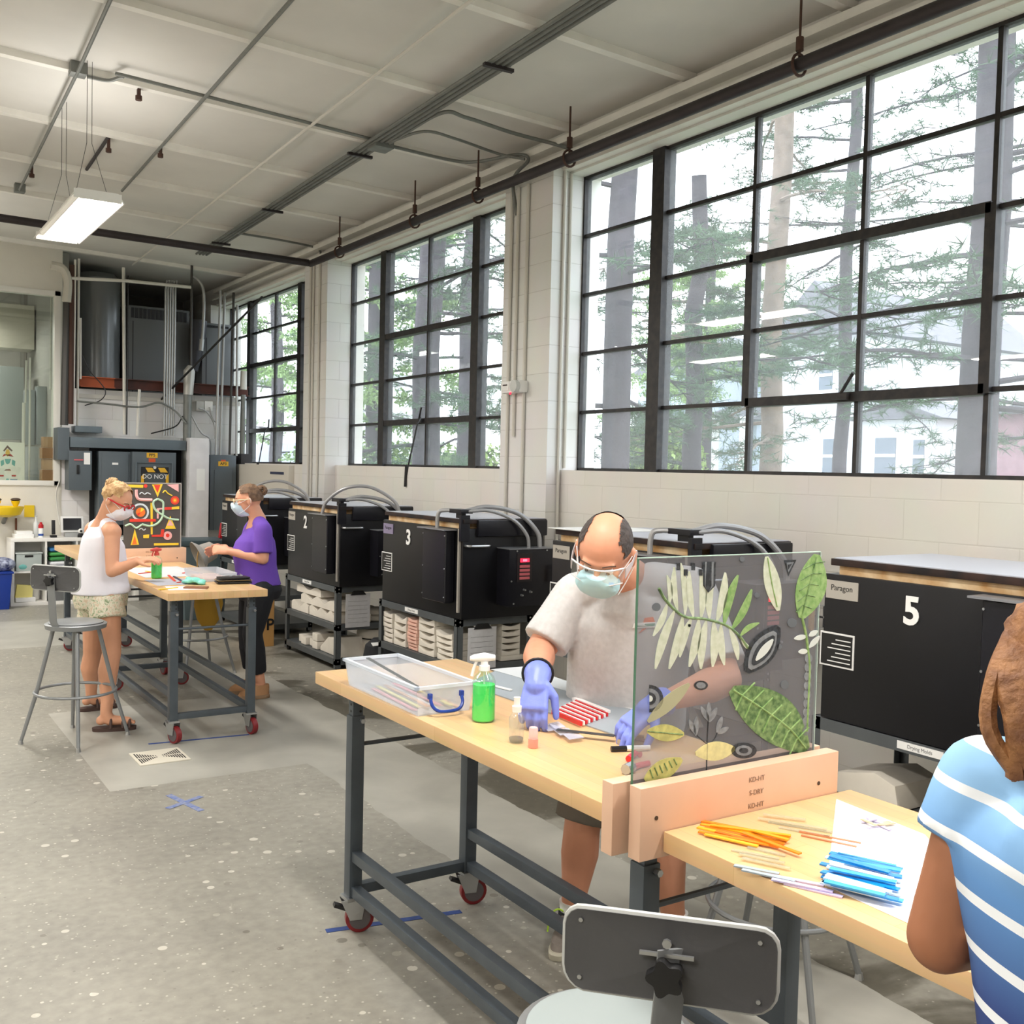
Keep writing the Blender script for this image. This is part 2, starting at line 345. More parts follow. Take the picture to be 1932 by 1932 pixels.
part('glass',MB().box((-.6,yb+.05,1.44),(2.13,yb+.055,3.64)),glassy('window_glass',(.97,.99,.98),.07),w4)
struct('wall_left',MB().box((-5.2,-3.5,0),(-5,17,4.5)),plain); struct('wall_front',MB().box((-5,-3.7,0),(4.85,-3.5,4.5)),plain)
struct('wall_back_far',MB().box((-5,16.9,0),(2.3,17,4.4)),M('far_room_wall','c9c7c0',.7)); struct('wall_partition',MB().box((2.22,yb+.18,0),(2.32,17,4.2)),M('far_room_side','a9a8a2',.7))
# steel windows
def hazy():  # translucent share puts the window glare into the panes as a pale veil
    m=bpy.data.materials.new('glare_veil_glass'); m.use_nodes=True; nt=m.node_tree; N=nt.nodes; L=nt.links; N.clear(); o=N.new('ShaderNodeOutputMaterial')
    t=N.new('ShaderNodeBsdfTransparent'); g=N.new('ShaderNodeBsdfGlossy'); g.inputs['Roughness'].default_value=.01; tr=N.new('ShaderNodeBsdfTranslucent'); tr.inputs[0].default_value=(.95,.97,1,1)
    a=N.new('ShaderNodeMixShader'); a.inputs[0].default_value=.055; b=N.new('ShaderNodeMixShader'); b.inputs[0].default_value=.055
    L.new(t.outputs[0],a.inputs[1]); L.new(g.outputs[0],a.inputs[2]); L.new(a.outputs[0],b.inputs[1]); L.new(tr.outputs[0],b.inputs[2]); L.new(b.outputs[0],o.inputs[0]); return m
veiled=hazy()
steel=M('black_window_steel','0e0d11',.5,.0,n=(20,.3),col2='2a2422')
rows=[SILL+i*(HEAD-SILL)/5 for i in range(6)]
def steel_window(n,a,b,ms,thick,sash,chain=None):
    mb=MB(); t=.035
    for z in (rows[0],rows[-1]): mb.box((WG-.03,a,z-.02),(WG+.03,b,z+.02))
    for y in (a,b): mb.box((WG-.03,y-.02,rows[0]),(WG+.03,y+.02,rows[-1]))
    for y in ms: w=.06 if y in thick else .013; mb.box((WG-(.05 if y in thick else .02),y-w,rows[0]),(WG+(.05 if y in thick else .02),y+w,rows[-1]))
    for z in rows[1:-1]: mb.box((WG-.018,a,z-.012),(WG+.018,b,z+.012))
    w=struct('window_%d'%n,mb,steel)
    if sash:
        s0,s1=sash; q=MB(); 
        for y in (s0,s1): q.box((WG-.045,y-.028,rows[1]-.02),(WG+.03,y+.028,rows[3]+.02))
        for z in (rows[1],rows[3]): q.box((WG-.045,s0,z-.026),(WG+.03,s1,z+.026))
        s=part('sash',q,steel,w)
        ym=(s0+s1)/2; l=MB().box((WG-.075,ym-.0,rows[1]-.015),(WG-.04,ym+.10,rows[1]+.02)); l.tube([(WG-.07,ym+.04,rows[1]+.02),(WG-.10,ym-.06,rows[1]+.12)],.009,8); part('latch',l,steel,s)
    part('glass',MB().box((WG-.002,a,rows[0]),(WG+.002,b,rows[-1])),veiled,w)
    return w
steel_window(1,WIN[0][0],6.107,[5.26,4.424,3.637,2.893,2.1,1.25],[5.26,1.25],(4.424,2.893))
w2=steel_window(2,6.73,10.18,[9.37,8.475,7.58],[9.37,7.58],(9.37,7.58))
w3=steel_window(3,10.80,14.25,[11.6,12.5,13.4],[11.6,13.4],(11.6,13.4))
# ---------- workbenches ----------
def maple():
    m=bpy.data.materials.new('maple_butcher_block'); m.use_nodes=True; nt=m.node_tree; N=nt.nodes; L=nt.links; b=N['Principled BSDF']
    tc=N.new('ShaderNodeTexCoord'); mp=N.new('ShaderNodeMapping'); mp.inputs['Scale'].default_value=(1,.09,1); L.new(tc.outputs['Object'],mp.inputs[0])
    n1=N.new('ShaderNodeTexNoise'); n1.inputs['Scale'].default_value=40; n1.inputs['Detail'].default_value=6; L.new(mp.outputs[0],n1.inputs['Vector'])
    sp=N.new('ShaderNodeSeparateXYZ'); cb=N.new('ShaderNodeCombineXYZ'); L.new(tc.outputs['Object'],sp.inputs[0]); L.new(sp.outputs[1],cb.inputs[0]); L.new(sp.outputs[0],cb.inputs[1])
    br=N.new('ShaderNodeTexBrick'); br.inputs['Scale'].default_value=1; br.inputs['Brick Width'].default_value=.7; br.inputs['Row Height'].default_value=.045; br.inputs['Mortar Size'].default_value=.0006
    br.inputs['Color1'].default_value=lin('e6bd88'); br.inputs['Color2'].default_value=lin('dcb07a'); br.inputs['Mortar'].default_value=lin('cc9f66'); L.new(cb.outputs[0],br.inputs['Vector'])
    mx=N.new('ShaderNodeMix'); mx.data_type='RGBA'; mx.blend_type='MULTIPLY'; mx.inputs[0].default_value=.22; L.new(br.outputs['Color'],mx.inputs[6]); L.new(n1.outputs['Color'],mx.inputs[7])
    g=N.new('ShaderNodeGamma'); g.inputs[1].default_value=.92; L.new(mx.outputs[2],g.inputs[0]); L.new(g.outputs[0],b.inputs['Base Color']); b.inputs['Roughness'].default_value=.35
    return m
maplem=maple(); slate=M('slate_blue_steel','50585f',.42,.3,n=(14,.12)); chrome=M('zinc_steel','b9bbbd',.28,.9); redrim=M('red_wheel_rubber','7c1d22',.45); greyw=M('grey_wheel_core','5b5658',.5); blk=M('black_plastic','161618',.4); holem=M('punched_hole','0c0c0d',.7)
def bench(name,label,x0,x1,y0,y1,legs,casters=True):
    t=thing(name,label,'workbench',((x0+x1)/2,(y0+y1)/2,0),group=None)
    part('tabletop',MB().box((x0,y0,.875),(x1,y1,.92)),maplem,t,bevel=.004)
    for yl in legs:
        for sx in (0,1):
            x=x0+.06 if sx==0 else x1-.07; o=-1 if sx==0 else 1
            lg=part('leg',MB().box((x-.025,yl-.025,.135),(x+.025,yl+.025,.80)),slate,t,bevel=.004)
            part('height_post',MB().box((x-.019,yl-.019,.79),(x+.019,yl+.019,.876)),slate,lg)
            h=MB()
            for k in range(3): h.tube([(x+.01,yl-.0196,.815+k*.024),(x+.01,yl-.0186,.815+k*.024)],.005,8); h.tube([(x-.0196,yl,.815+k*.024),(x-.0186,yl,.815+k*.024)],.005,8)
            part('peg_holes',h,holem,lg); part('bolt',MB().tube([(x+.012,yl-.04,.782),(x+.012,yl-.02,.782)],.009,6),chrome,lg)
            if casters:
                a=R(20 if sx==0 else 12) if yl==min(legs) else R(75); m=Matrix.Rotation(a,3,'Z'); c=Vector((x,yl,0)); cc=c+m@Vector((.0,-.025,.052))
                ca=part('caster',MB().tube([cc+m@Vector((-.016,0,0)),cc+m@Vector((.016,0,0))],.052,24),redrim,t,bevel=.004)
                part('wheel_core',MB().tube([cc+m@Vector((-.018,0,0)),cc+m@Vector((.018,0,0))],.039,20),greyw,ca)
                fk=MB()
                for s in (-1,1): fk.prism([(-.045,.125),(.045,.125),(.012,.05),(-.012-.02,.05)],c+m@Vector((s*.023,0,0)),m@Vector((0,1,0)),(0,0,1),m@Vector((.002,0,0)))
                fk.box((x-.034,yl-.034,.124),(x+.034,yl+.034,.136)); part('fork',fk,chrome,ca)
                part('brake',MB().cb(c+m@Vector((0,.045,.098)),(.03,.05,.012),m@Matrix.Rotation(.4,3,'X')),blk,ca)
    ya,yb_=min(legs),max(legs); xa,xb=x0+.06,x1-.07
    for x in (xa,xb):
        part('lengthwise_rail',MB().box((x-.018,ya+.02,.14),(x+.018,yb_-.02,.176)),slate,t,bevel=.002); part('lengthwise_rail',MB().box((x-.018,ya+.02,.27),(x+.018,yb_-.02,.306)),slate,t,bevel=.002)
    for y in (ya,yb_):
        part('cross_rail',MB().box((xa+.02,y-.018,.14),(xb-.02,y+.018,.176)),slate,t,bevel=.002); part('cross_rod',MB().tube([(xa+.02,y,.69),(xb-.02,y,.69)],.008,8),slate,t)
    return t
bench('workbench','long maple topped workbench on casters where the man in grey works',1.50,2.115,1.775,3.65,(1.80,3.41))
bench('workbench','nearest maple topped workbench holding orange and blue glass strips',1.50,2.115,-.15,1.674,(.0,.92))
bench('workbench','far maple topped workbench between the two standing women',1.615,2.225,6.20,8.145,(6.30,7.95))
bench('workbench','workbench behind the red and yellow glass panel, mostly hidden',1.615,2.225,8.27,10.1,(8.4,9.8))
# ---------- dividers ----------
pine=M('pinkish_pine_plank','e6bda0',.55,n=(5,.1)); pinend=M('plank_end_grain','c49468',.6); stampm=M('ink_stamp','9a7b68',.7)
def divider(label,x0,x1,y,zb,zt,far=False):
    t=thing('panel_holder',label,'panel holder',((x0+x1)/2,y+.048,zb))
    a=part('plank',MB().box((x0+.03,y,zb),(x1,y+.038,zt)),pine,t,bevel=.002); b=part('plank',MB().box((x0,y+.058,zb),(x1,y+.096,zt)),pine,t,bevel=.002)
    s=MB()
    for x in (x0+.075,x1-.07): s.tube([(x,y-.0012,zb+.09),(x,y+.001,zb+.09)],.005,10)
    part('screw',s,M('dark_screw','4a3a30',.5,.3),a)
    for k in range(4):
        me=text_mesh(['KD-HT','S-DRY','KD-HT','S-DRY'][k],.017,(x0+.38,y-.0008,zt-.028-k*.031),(1,0,0),(0,0,1),.0004); part('stamp',me,stampm,a)
    return t
divider('pair of pink pine planks gripping the leaf painted glass panel',1.405,2.07,1.676,.862,1.022)
divider('pair of pink pine planks gripping the red and yellow glass panel',1.60,2.262,8.157,.862,1.03)
# ---------- stools ----------
grey_st=M('grey_enamel_stool','8a8d8f',.38,.35); greyd=M('charcoal_vinyl','4c4c4e',.5,bump=(60,.1)); pale=M('pale_grey_seat','9aa4a5',.45)
def stool(label,x,y,rz,seat,backlen=.34,back=True,seatm=None,splay=.30,off=0,yaw=0):
    t=thing('stool',label,'stool',(x,y,0),rz)
    P=lambda a,b,c: (a,b,c)
    for k in range(4):
        an=PI/4+k*PI/2; c,s=math.cos(an),math.sin(an)
        lg=part('leg',MB().tube([(c*.125,s*.125,seat-.03),(c*splay*.72,s*splay*.72,seat*.42),(c*splay,s*splay,.012)],[.013,.0125,.0105],10),grey_st,t,local=True)
        part('foot_glide',MB().tube([(c*splay,s*splay,0),(c*splay,s*splay,.022)],[.016,.012],10),chrome,lg,local=True)
    rr=.125+(splay-.125)*.60
    n=32; ring=[(rr*math.cos(2*PI*i/n),rr*math.sin(2*PI*i/n),seat*.42) for i in range(n+1)]
    part('footring',MB().tube(ring,.009,8),grey_st,t,local=True)
    part('seat_pan',MB().lathe([(.15,seat-.035),(.172,seat-.03),(.177,seat-.004),(.170,seat)],n=36),grey_st,t,local=True)
    part('seat',MB().lathe([(.155,seat-.002),(.158,seat+.006),(.13,seat+.013),(.02,seat+.008)],n=36),seatm or grey_st,t,local=True)
    if back:
        zc=seat+backlen-.055
        TT=Matrix.Translation((-.19-off,0,0))@Matrix.Rotation(R(yaw),4,'Z')@Matrix.Translation((.19,0,0))
        part('back_post',MB().loft([((-.06,0,seat-.04),(0,.028,0),(0,0,.003)),((-.15,0,seat-.03),(0,.028,0),(.002,0,.003)),((-.185-off*.8,0,seat+.03),(0,.028,0),(.003,0,0)),((-.205-off,0,zc-.03),(0,.028,0),(.003,0,0)),((-.207-off,0,zc+.03),(0,.026,0),(.003,0,0))],16,4),grey_st,t,local=True)
        bb=MB(); n=14; w=.178; 
        for sgn,off in ((0,0),):
            prof=[]
            N_=20; hh=.078 if off else .07; rc=.035
            for cx,cy,a0 in ((w-rc,hh-rc,0),(-(w-rc),hh-rc,90),(-(w-rc),-(hh-rc),180),(w-rc,-(hh-rc),270)):
                for q in range(5):
                    an=R(a0+q*22.5); prof.append((cx+rc*math.cos(an),cy+rc*math.sin(an)))
        # curved plate as a swept outline
        def bend(u,v,th): return (-.19-.006+.9*u*u+th, u, zc+v)
        k=len(prof); V=[]
        def gridpl(th,sc):
            return [bend(u*sc,v*sc,th) for u,v in prof]
        rings=[gridpl(-.006,.97),gridpl(-.008,1),gridpl(.008,1),gridpl(.011,.96),gridpl(.012,.5),gridpl(.0122,.02)]
        V=[p for r_ in [[bend(u*.02,v*.02,-.006) for u,v in prof],[bend(u*.5,v*.5,-.006) for u,v in prof]]+rings for p in r_]
        K=len(V)//k; bb.add(V,[(i*k+j,i*k+(j+1)%k,(i+1)*k+(j+1)%k,(i+1)*k+j) for i in range(K-1) for j in range(k)]+[tuple(range(k-1,-1,-1)),tuple(range((K-1)*k,K*k))])
        bk=part('backrest',bb.xf(TT),greyd,t,local=True,smooth=50)
        # light lip around the shell
        part('shell_rim',MB().tube([bend(u*1.0,v*1.0,0) for u,v in prof]+[bend(prof[0][0],prof[0][1],0)],.0065,8).xf(TT),M('pale_lip','b4b6b4',.45),bk,local=True)
        kn=MB(); c0=(-.222,0,zc-.012)
        for i in range(20): pass
        poly=[((.028+.005*math.cos(5*a))*math.cos(a),(.028+.005*math.cos(5*a))*math.sin(a)) for a in [2*PI*i/40 for i in range(40)]]
        kn.prism(poly,(-.232,0,zc-.012),(0,1,0),(0,0,1),(.022,0,0)); part('knob',kn.xf(TT),blk,bk,local=True,bevel=.003)
        br=MB().box((-.214,-.045,zc+.018),(-.208,.045,zc+.024)); br.tube([(-.213,0,zc+.04),(-.207,0,zc+.04)],.008,8); part('bracket',br.xf(TT),chrome,bk,local=True)
        for u in (-.15,.15):
            for v in (-.05,.05): q=bend(u,v,-.009); part('rivet',MB().tube([q,(q[0]+.004,q[1],q[2])],.004,8).xf(TT),chrome,bk,local=True)
    return t
stool('grey metal stool with curved backrest standing left of the woman in white',1.185,6.64,R(38),.715)
stool('closest stool, charcoal backrest with black star knob toward the camera',1.255,1.55,R(71),.605,backlen=.33,seatm=pale,off=.10,yaw=-28)
stool('backless grey stool behind the man in grey, under the near bench',2.62,2.35,R(20),.66,back=False)
stool('grey metal stool behind the far workbench beside the yellow bag',2.42,8.35,R(10),.70,back=False)
# ---------- kilns and their shelf carts ----------
kblack=M('black_kiln_enamel','141419',.38,.2,n=(3,.3)); kb2=M('black_kiln_cover','191920',.33,.2); brick=M('cream_firebrick','e3cda8',.9,n=(8,.25),col2='b98d5a'); lidtop=M('pale_lid_steel','c3c6d2',.35,.5); lidedge=M('rusted_lid_edge','3a2620',.6,.3,n=(10,.4),col2='171314')
flex=M('grey_flexible_conduit','a5a5a7',.4,.4); whitep=M('white_vinyl','f0f0ee',.5); redled=M('red_led','ff2a3a',.4,emit=('ff1830',3)); pinkkeys=M('pink_keypad','c9646a',.5); woodh=M('wood_grip','d8a860',.5); platem=M('silver_nameplate','b9b4ac',.4,.3)
def kiln(label,x,y,z,L,num,plate='silver_nameplate'):
    t=thing('kiln',label,'kiln',(x,y,z))
    B=lambda a,b: MB().box(a,b)
    P=lambda n,mb,m,par=None,**k: part(n,mb,m,par or t,local=True,**k)
    P('body',B((0,0,0),(.64,L,.60)),kblack,bevel=.006)
    P('firebrick',B((.015,.06,.598),(.6,L-.06,.638)),brick)
    ld=P('lid',B((-.004,-.01,.636),(.66,L-.03,.664)),lidedge,bevel=.003); P('lid_sheet',B((.004,.0,.664),(.655,L-.04,.668)),lidtop,ld)
    P('lid_skirt',B((.10,-.03,.55),(.655,-.0,.66)),kb2,ld,bevel=.012)
    c=P('element_cover',B((-.075,.10,.10),(0,.42,.585)),kb2,bevel=.016,seg=3); P('cover_top',B((-.10,.08,.585),(0,.46,.593)),M('cover_top_steel','8f9196',.4,.5),c)
    P('hinge_strip',B((-.014,.025,.045),(0,.045,.60)),platem); P('corner_post',B((-.02,-.004,.52),(.05,.02,.69)),kb2)
    h=MB().tube(arc([(.02,0,.49),(.02,-.045,.49),(.05,-.055,.49),(.15,-.055,.49),(.18,-.045,.49),(.18,0,.49)],4),.009,8); P('handle',h,chrome)
    cb=P('control_box',MB().prism([(.0,0),(.36,0),(.36,.38),(.0,.38)],(.27,0,.09),(1,0,0),(0,0,1),(0,-.15,0)),kb2,bevel=.004); P('box_top',B((.265,-.155,.470),(.635,0,.476)),MC['cover_top_steel'],cb)
    k=P('keypad_plate',B((.33,-.154,.255),(.45,-.150,.445)),M('dark_keypad','231d20',.3),cb)
    P('display',B((.355,-.157,.385),(.425,-.154,.41)),redled,k)
    me=text_mesh('888',.022,(.39,-.1575,.397),(1,0,0),(0,0,1),.0003); P('digits',me,M('led_digit','ff8890',.4,emit=('ff5566',4)),k)
    for i in range(4): P('key_row',B((.35,-.157,.27+i*.026),(.43,-.154,.288+i*.026)),pinkkeys,k)
    for a,b in ((.39,.20),(.37,.165),(.44,.185)): P('toggle',MB().tube([(a,-.172,b),(a,-.150,b)],[.006,.009],8),chrome,cb)
    for a,b in ((.29,.26),(.31,.11),(.33,.46),(.57,.46)): P('screw',MB().tube([(a,-.153,b),(a,-.149,b)],.006,8),chrome,cb)
    g=P('grip',MB().box((.60,-.21,.235),(.625,-.19,.36)),woodh,bevel=.006); r=MB()
    for zz in (.24,.355): r.box((.60,-.20,zz-.004),(.71,-.192,zz+.004))
    for xx in (.655,.71): r.box((xx-.004,-.20,.24),(xx+.004,-.192,.355))
    r.box((.70,-.20,.29),(.715,-.0,.30)); P('grip_bracket',r,chrome)
    j=P('junction_box',B((.0,.03,.70),(.09,.19,.728)),kb2,bevel=.003); P('junction_foot',B((.03,.07,.664),(.06,.15,.70)),kb2,j); 
    P('conduit',MB().tube(arc([(-.05,.26,.59),(-.05,.26,.66),(-.04,.25,.705),(-.01,.22,.715),(.02,.185,.715)] if num not in ('1','2') else [(-.05,.27,.59),(-.02,.24,.70),(.10,.14,.81),(.28,.05,.825),(.45,-.05,.72),(.5,-.08,.60),(.5,-.09,.47)]),.014,10),flex)
    P('conduit',MB().tube(arc([(.06,.04,.715),(.2,-.0,.72),(.36,-.05,.66),(.45,-.08,.56),(.47,-.08,.47)]),.012,10),flex)
    P('conduit',MB().tube(arc([(.06,.08,.715),(.22,.04,.745),(.42,-.02,.70),(.54,-.07,.58),(.56,-.08,.47)]),.016,10),flex)
    n=P('nameplate',B((-.004,L-.17,.50),(-.0,L-.01,.575)),platem if plate=='s' else M('lilac_nameplate','8f86a5',.4,.3)); P('name_lettering',text_mesh('Paragon',.034,(-.0045,L-.09,.545),(0,-1,0),(0,0,1),.0004),blk,n)
    s=P('spec_label',B((-.004,L-.16,.22),(-.0,L+.01,.36)),whitep); P('label_field',B((-.0055,L-.153,.227),(-.004,L+.003,.353)),blk,s)
    for i in range(6): P('label_line',B((-.0065,L-.145,.24+i*.018),(-.0055,L-.03-.02*(i%3),.244+i*.018)),whitep,s)
    if num in '235': P('number',text_mesh(num,.15,(-.004,L-.42,.49),(0,-1,0),(0,0,1),.002,bold=.004),whitep)
    for yy in (.11,.41):
        for zz in (.14,.33,.55): P('rivet',MB().tube([(-.079,yy,zz),(-.074,yy,zz)],.005,8),chrome,c)
    return t
cartm=M('grey_angle_steel','5f6467',.45,.35,n=(9,.1)); shadowboard=M('shelf_board','7b7a76',.7)
def cart(label,x,y,L,top=.70,levels=(.385,.10),cast=False):
    t=thing('shelf_cart',label,'shelf',(x,y,0)); W=.60
    P=lambda n,mb,m=cartm,par=None,**k: part(n,mb,m,par or t,local=True,**k)
    for px_ in (0,W):
        for py in (0,L):
            sx=1 if px_==0 else -1; sy=1 if py==0 else -1
            a=MB().box((px_,py,.02),(px_+sx*.045,py+sy*.003,top)); a.box((px_,py,.02),(px_+sx*.003,py+sy*.045,top)); lg=P('post',a)
            for zz in (top-.02,top-.05,levels[0]-.02,levels[1]-.02):
                for o in ((px_+sx*.02,py-sy*.004,zz),): P('bolt',MB().tube([o,(o[0],o[1]+sy*.004,o[2])],.007,6),chrome,lg)
                o=(px_-sx*.004,py+sy*.02,zz+.01); P('bolt',MB().tube([o,(o[0]+sx*.004,o[1],o[2])],.007,6),chrome,lg)
    for zz in (top,)+tuple(levels):
        s=MB().box((.004,.004,zz-.012),(W-.004,L-.004,zz-.002)); s.box((.0,.0,zz-.05),(.004,L,zz)); s.box((W-.004,0,zz-.05),(W,L,zz)); s.box((0,0,zz-.05),(W,.004,zz)); s.box((0,L-.004,zz-.05),(W,L,zz)); P('shelf',s)
    for px_ in (.03,W-.03):
        for py in (.03,L-.03): P('caster',MB().tube([(px_-.012,py,.026),(px_+.012,py,.026)],.026,14),blk)
    l=P('shelf_label',MB().box((-.002,L*.47,top-.038),(0,L*.47+.2,top-.008)),whitep); P('lettering',text_mesh('Drying Molds',.02,(-.0023,L*.47+.1,top-.023),(0,-1,0),(0,0,1),.0003),M('faded_print','6f6f70',.6),l)
    return t
KX=3.42
ks=[('1',9.83,1.14),('2',7.84,1.17),('3',5.85,1.19),('4',3.66,1.17),('5',1.70,1.17)]
desc={'1':'black kiln behind the woman in purple, furthest along the wall','2':'black kiln marked 2 with an arching hose over it','3':'black kiln marked 3 with red display lit','4':'black kiln directly behind the man in grey','5':'large black kiln marked 5 at the right edge'}
for n,y,L in ks:
    kiln(desc[n],KX,y,.702,L,n,'l' if n=='3' else 's')
    cart('grey steel shelf cart under '+{'1':'the furthest kiln','2':'kiln 2, holding wavy white moulds','3':'kiln 3, full of stacked slumping moulds','4':'the kiln behind the man','5':'kiln 5, nearest the camera'}[n],KX-.005,y+.04,L+.0)
solo('loose_sheet',MB().box((KX-.03,4.42,1.371),(KX+.5,4.84,1.374)),whitep,'white sheet lying on the lid of the kiln behind the man','sheet')
# clipboards
def clipboard(label,x,y):
    t=thing('clipboard',label,'clipboard',(x,y,.36))
    part('paper',MB().box((x-.11,y-.006,.36),(x+.11,y-.001,.64)),M('printed_sheet','cfcfd2',.7,n=(30,.08)),t); part('clip',MB().prism([(-.07,0),(.07,0),(.04,.035),(-.04,.035)],(x,y-.014,.63),(1,0,0),(0,0,1),(0,.012,0)),blk,t)
    for i in range(6): part('printed_line',MB().box((x-.09,y-.0066,.40+i*.035),(x+.085,y-.0058,.402+i*.035)),MC['faded_print'],t)
clipboard('further clipboard sheet, hanging under kiln 2',3.60,7.868)
clipboard('nearer clipboard sheet, hanging under kiln 3',3.60,5.878)
# moulds
mould=M('white_ceramic_fibre','e6dfd2',.8,n=(12,.06)); mouldp=M('pink_ceramic','e6b8a6',.8)
def sl_poly(w,h,dip,n=10):
    top=[(w/2-w*i/n, h-dip*math.sin(PI*i/n)) for i in range(n+1)]
    return [(-w/2,0),(w/2,0)]+top
def stack(x,y,z,w,h,dip,count,label,grp,mat,d=.32,jit=.006,step=None):
    proto=None
    for i in range(count):
        mb=MB().prism([(a,b) for a,b in sl_poly(w,h,dip)],(0,0,0),(0,1,0),(0,0,1),(d,0,0))
        if proto is None: proto=solo('slumping_mould',mb,mat,base=False,bevel=.003); o=proto
        else: o=proto.copy(); COL.objects.link(o)
        o.location=(x+random.uniform(-jit,jit),y+random.uniform(-jit,jit),z+i*(step or h)); pos='bottom' if i==0 else 'top' if i==count-1 else ['second','third','fourth','fifth','sixth','seventh','eighth','ninth'][i-1]
        tag(o,'%s, %s of its stack'%(label,pos if pos in('bottom','top') else pos+' up'),'mould',grp)
z3=.387; y3=5.89
stack(KX+.02,y3+1.08,z3,.15,.037,.015,6,'white curved mould at the far end under kiln 3','moulds under kiln 3',mould)
stack(KX+.02,y3+.88,z3,.19,.056,.032,4,'white deep curved mould, second stack under kiln 3','moulds under kiln 3',mould)
stack(KX+.02,y3+.69,z3,.14,.025,.009,9,'pink flat curved mould under kiln 3','moulds under kiln 3',mouldp)
stack(KX+.02,y3+.47,z3,.23,.053,.030,5,'white wide curved mould in the tallest stack under kiln 3','moulds under kiln 3',mould)
stack(KX+.02,y3+.21,z3,.22,.040,.022,5,'white curved mould nearest the cart post under kiln 3','moulds under kiln 3',mould)
# stack seen through the near end of the cart
def stack_x(x,y,z,w,h,dip,count,label,grp):
    proto=None
    for i in range(count):
        if proto is None: proto=solo('slumping_mould',MB().prism(sl_poly(w,h,dip),(0,0,0),(1,0,0),(0,0,1),(0,.15,0)),mould,base=False,bevel=.003); o=proto
        else: o=proto.copy(); COL.objects.link(o)
        o.location=(x,y,z+i*h); tag(o,'%s, %s'%(label,['lowest','second up','third up','fourth up','fifth up'][i]),'mould',grp)
stack_x(KX+.44,y3+.03,z3+.035,.15,.044,.02,5,'white curved mould behind the clipboard under kiln 3','moulds under kiln 3')
solo('ceramic_block',MB().box((KX+.36,y3+.03,z3),(KX+.55,y3+.2,z3+.034)),mould,'low white block under the mould stack behind the clipboard','mould',bevel=.005)
# cart 2: wavy moulds and blocks
y2=7.88
def wavy(w,h,n,seed):
    r=random.Random(seed); pts=[(0,0),(w,0)]+[(w-w*i/24,h*(.75+.25*math.sin(i/24*PI*n))) for i in range(25)]; return pts
for i,(yy,zz,w,h,n) in enumerate(((.05,.387,.62,.09,6),(.12,.477,.75,.085,5),(.42,.562,.55,.075,3),(.70,.387,.4,.09,3))):
    solo('wavy_mould',MB().prism(wavy(w,h,n,i),(KX+.03,y2+yy,zz),(0,1,0),(0,0,1),(.3,0,0)),mould,['white wavy mould lowest on the middle shelf under kiln 2','white wavy mould in the middle of the pile under kiln 2','white wavy mould on top of the pile under kiln 2','white wavy mould at the far end of the shelf under kiln 2'][i],'mould','wavy moulds under kiln 2')
for i in range(5): 
    a=.50+.13*(i%4); zz=.102+(0 if i<4 else .07); solo('ceramic_block',MB().cb((KX+.12+.03*(i%2),y2+a+.04,zz+.033),(.18,.11,.065)),mould,'small white block on the lowest shelf under kiln 2, '+['nearest the sloped slab','second along','third along','furthest along','stacked on the nearest two'][i],'mould','white blocks under kiln 2',bevel=.006)
solo('ceramic_slab',MB().prism([(0,0),(.42,0),(.42,.03),(.25,.14),(.05,.16)],(KX+.05,y2+.04,.102),(0,1,0),(0,0,1),(.22,0,0)),mould,'white sloping slab on the lowest shelf under kiln 2','mould',bevel=.005)
bl=thing('lidded_mould','round white two part mould with scalloped seam under kiln 2','mould',(KX+.42,y2+.16,.102))
part('base',MB().box((KX+.27,y2+.03,.102),(KX+.56,y2+.3,.23)),mould,bl,bevel=.02); part('cap',MB().lathe([(.12,.235),(.15,.245),(.15,.285),(.13,.315),(.05,.325)],(KX+.42,y2+.165,0),28),mould,bl); part('seam',MB().lathe([(.135,.228),(.135,.24)],(KX+.42,y2+.165,0),28),holem,bl)
for i,(dx,dy,rr,hh) in enumerate(((.43,.15,.13,.05),(.43,.15,.12,.05),(.45,.45,.1,.08))):
    z_=.387+(0 if i!=1 else .05); solo('round_mould',MB().lathe([(rr*.9,0),(rr,.01),(rr,hh-.01),(rr*.8,hh)],(KX+dx,y2+dy,z_),28),M('grey_fibre','b9b2a6',.85),['lower round grey mould beside the clipboard on the middle shelf','upper round grey mould beside the clipboard on the middle shelf','round grey mould at the back of the middle shelf'][i],'mould')
# cart 5 and 4 contents
for i,(y,z,prf,lab) in enumerate(((2.52,.387,[(0,0),(.35,0),(.32,.08),(.12,.13),(.02,.1)],'white shaped mould under the far end of kiln 5'),(2.20,.387,[(0,0),(.16,0),(.13,.17),(.10,.2),(.05,.2),(.02,.17)],'white rounded block standing under kiln 5'),(2.0,.102,[(0,0),(.8,0),(.75,.12),(.5,.2),(.2,.16),(.02,.08)],'wide pale mould on the lowest shelf under kiln 5'),(3.9,.387,[(0,0),(.6,0),(.5,.1),(.3,.14),(.1,.1)],'white mould on the shelf under the kiln behind the man'))):
    solo('shaped_mould',MB().prism(prf,(KX+.06,y,z),(0,1,0),(0,0,1),(.28,0,0)),mould if i!=2 else MC['grey_fibre'],lab,'mould',bevel=.012)
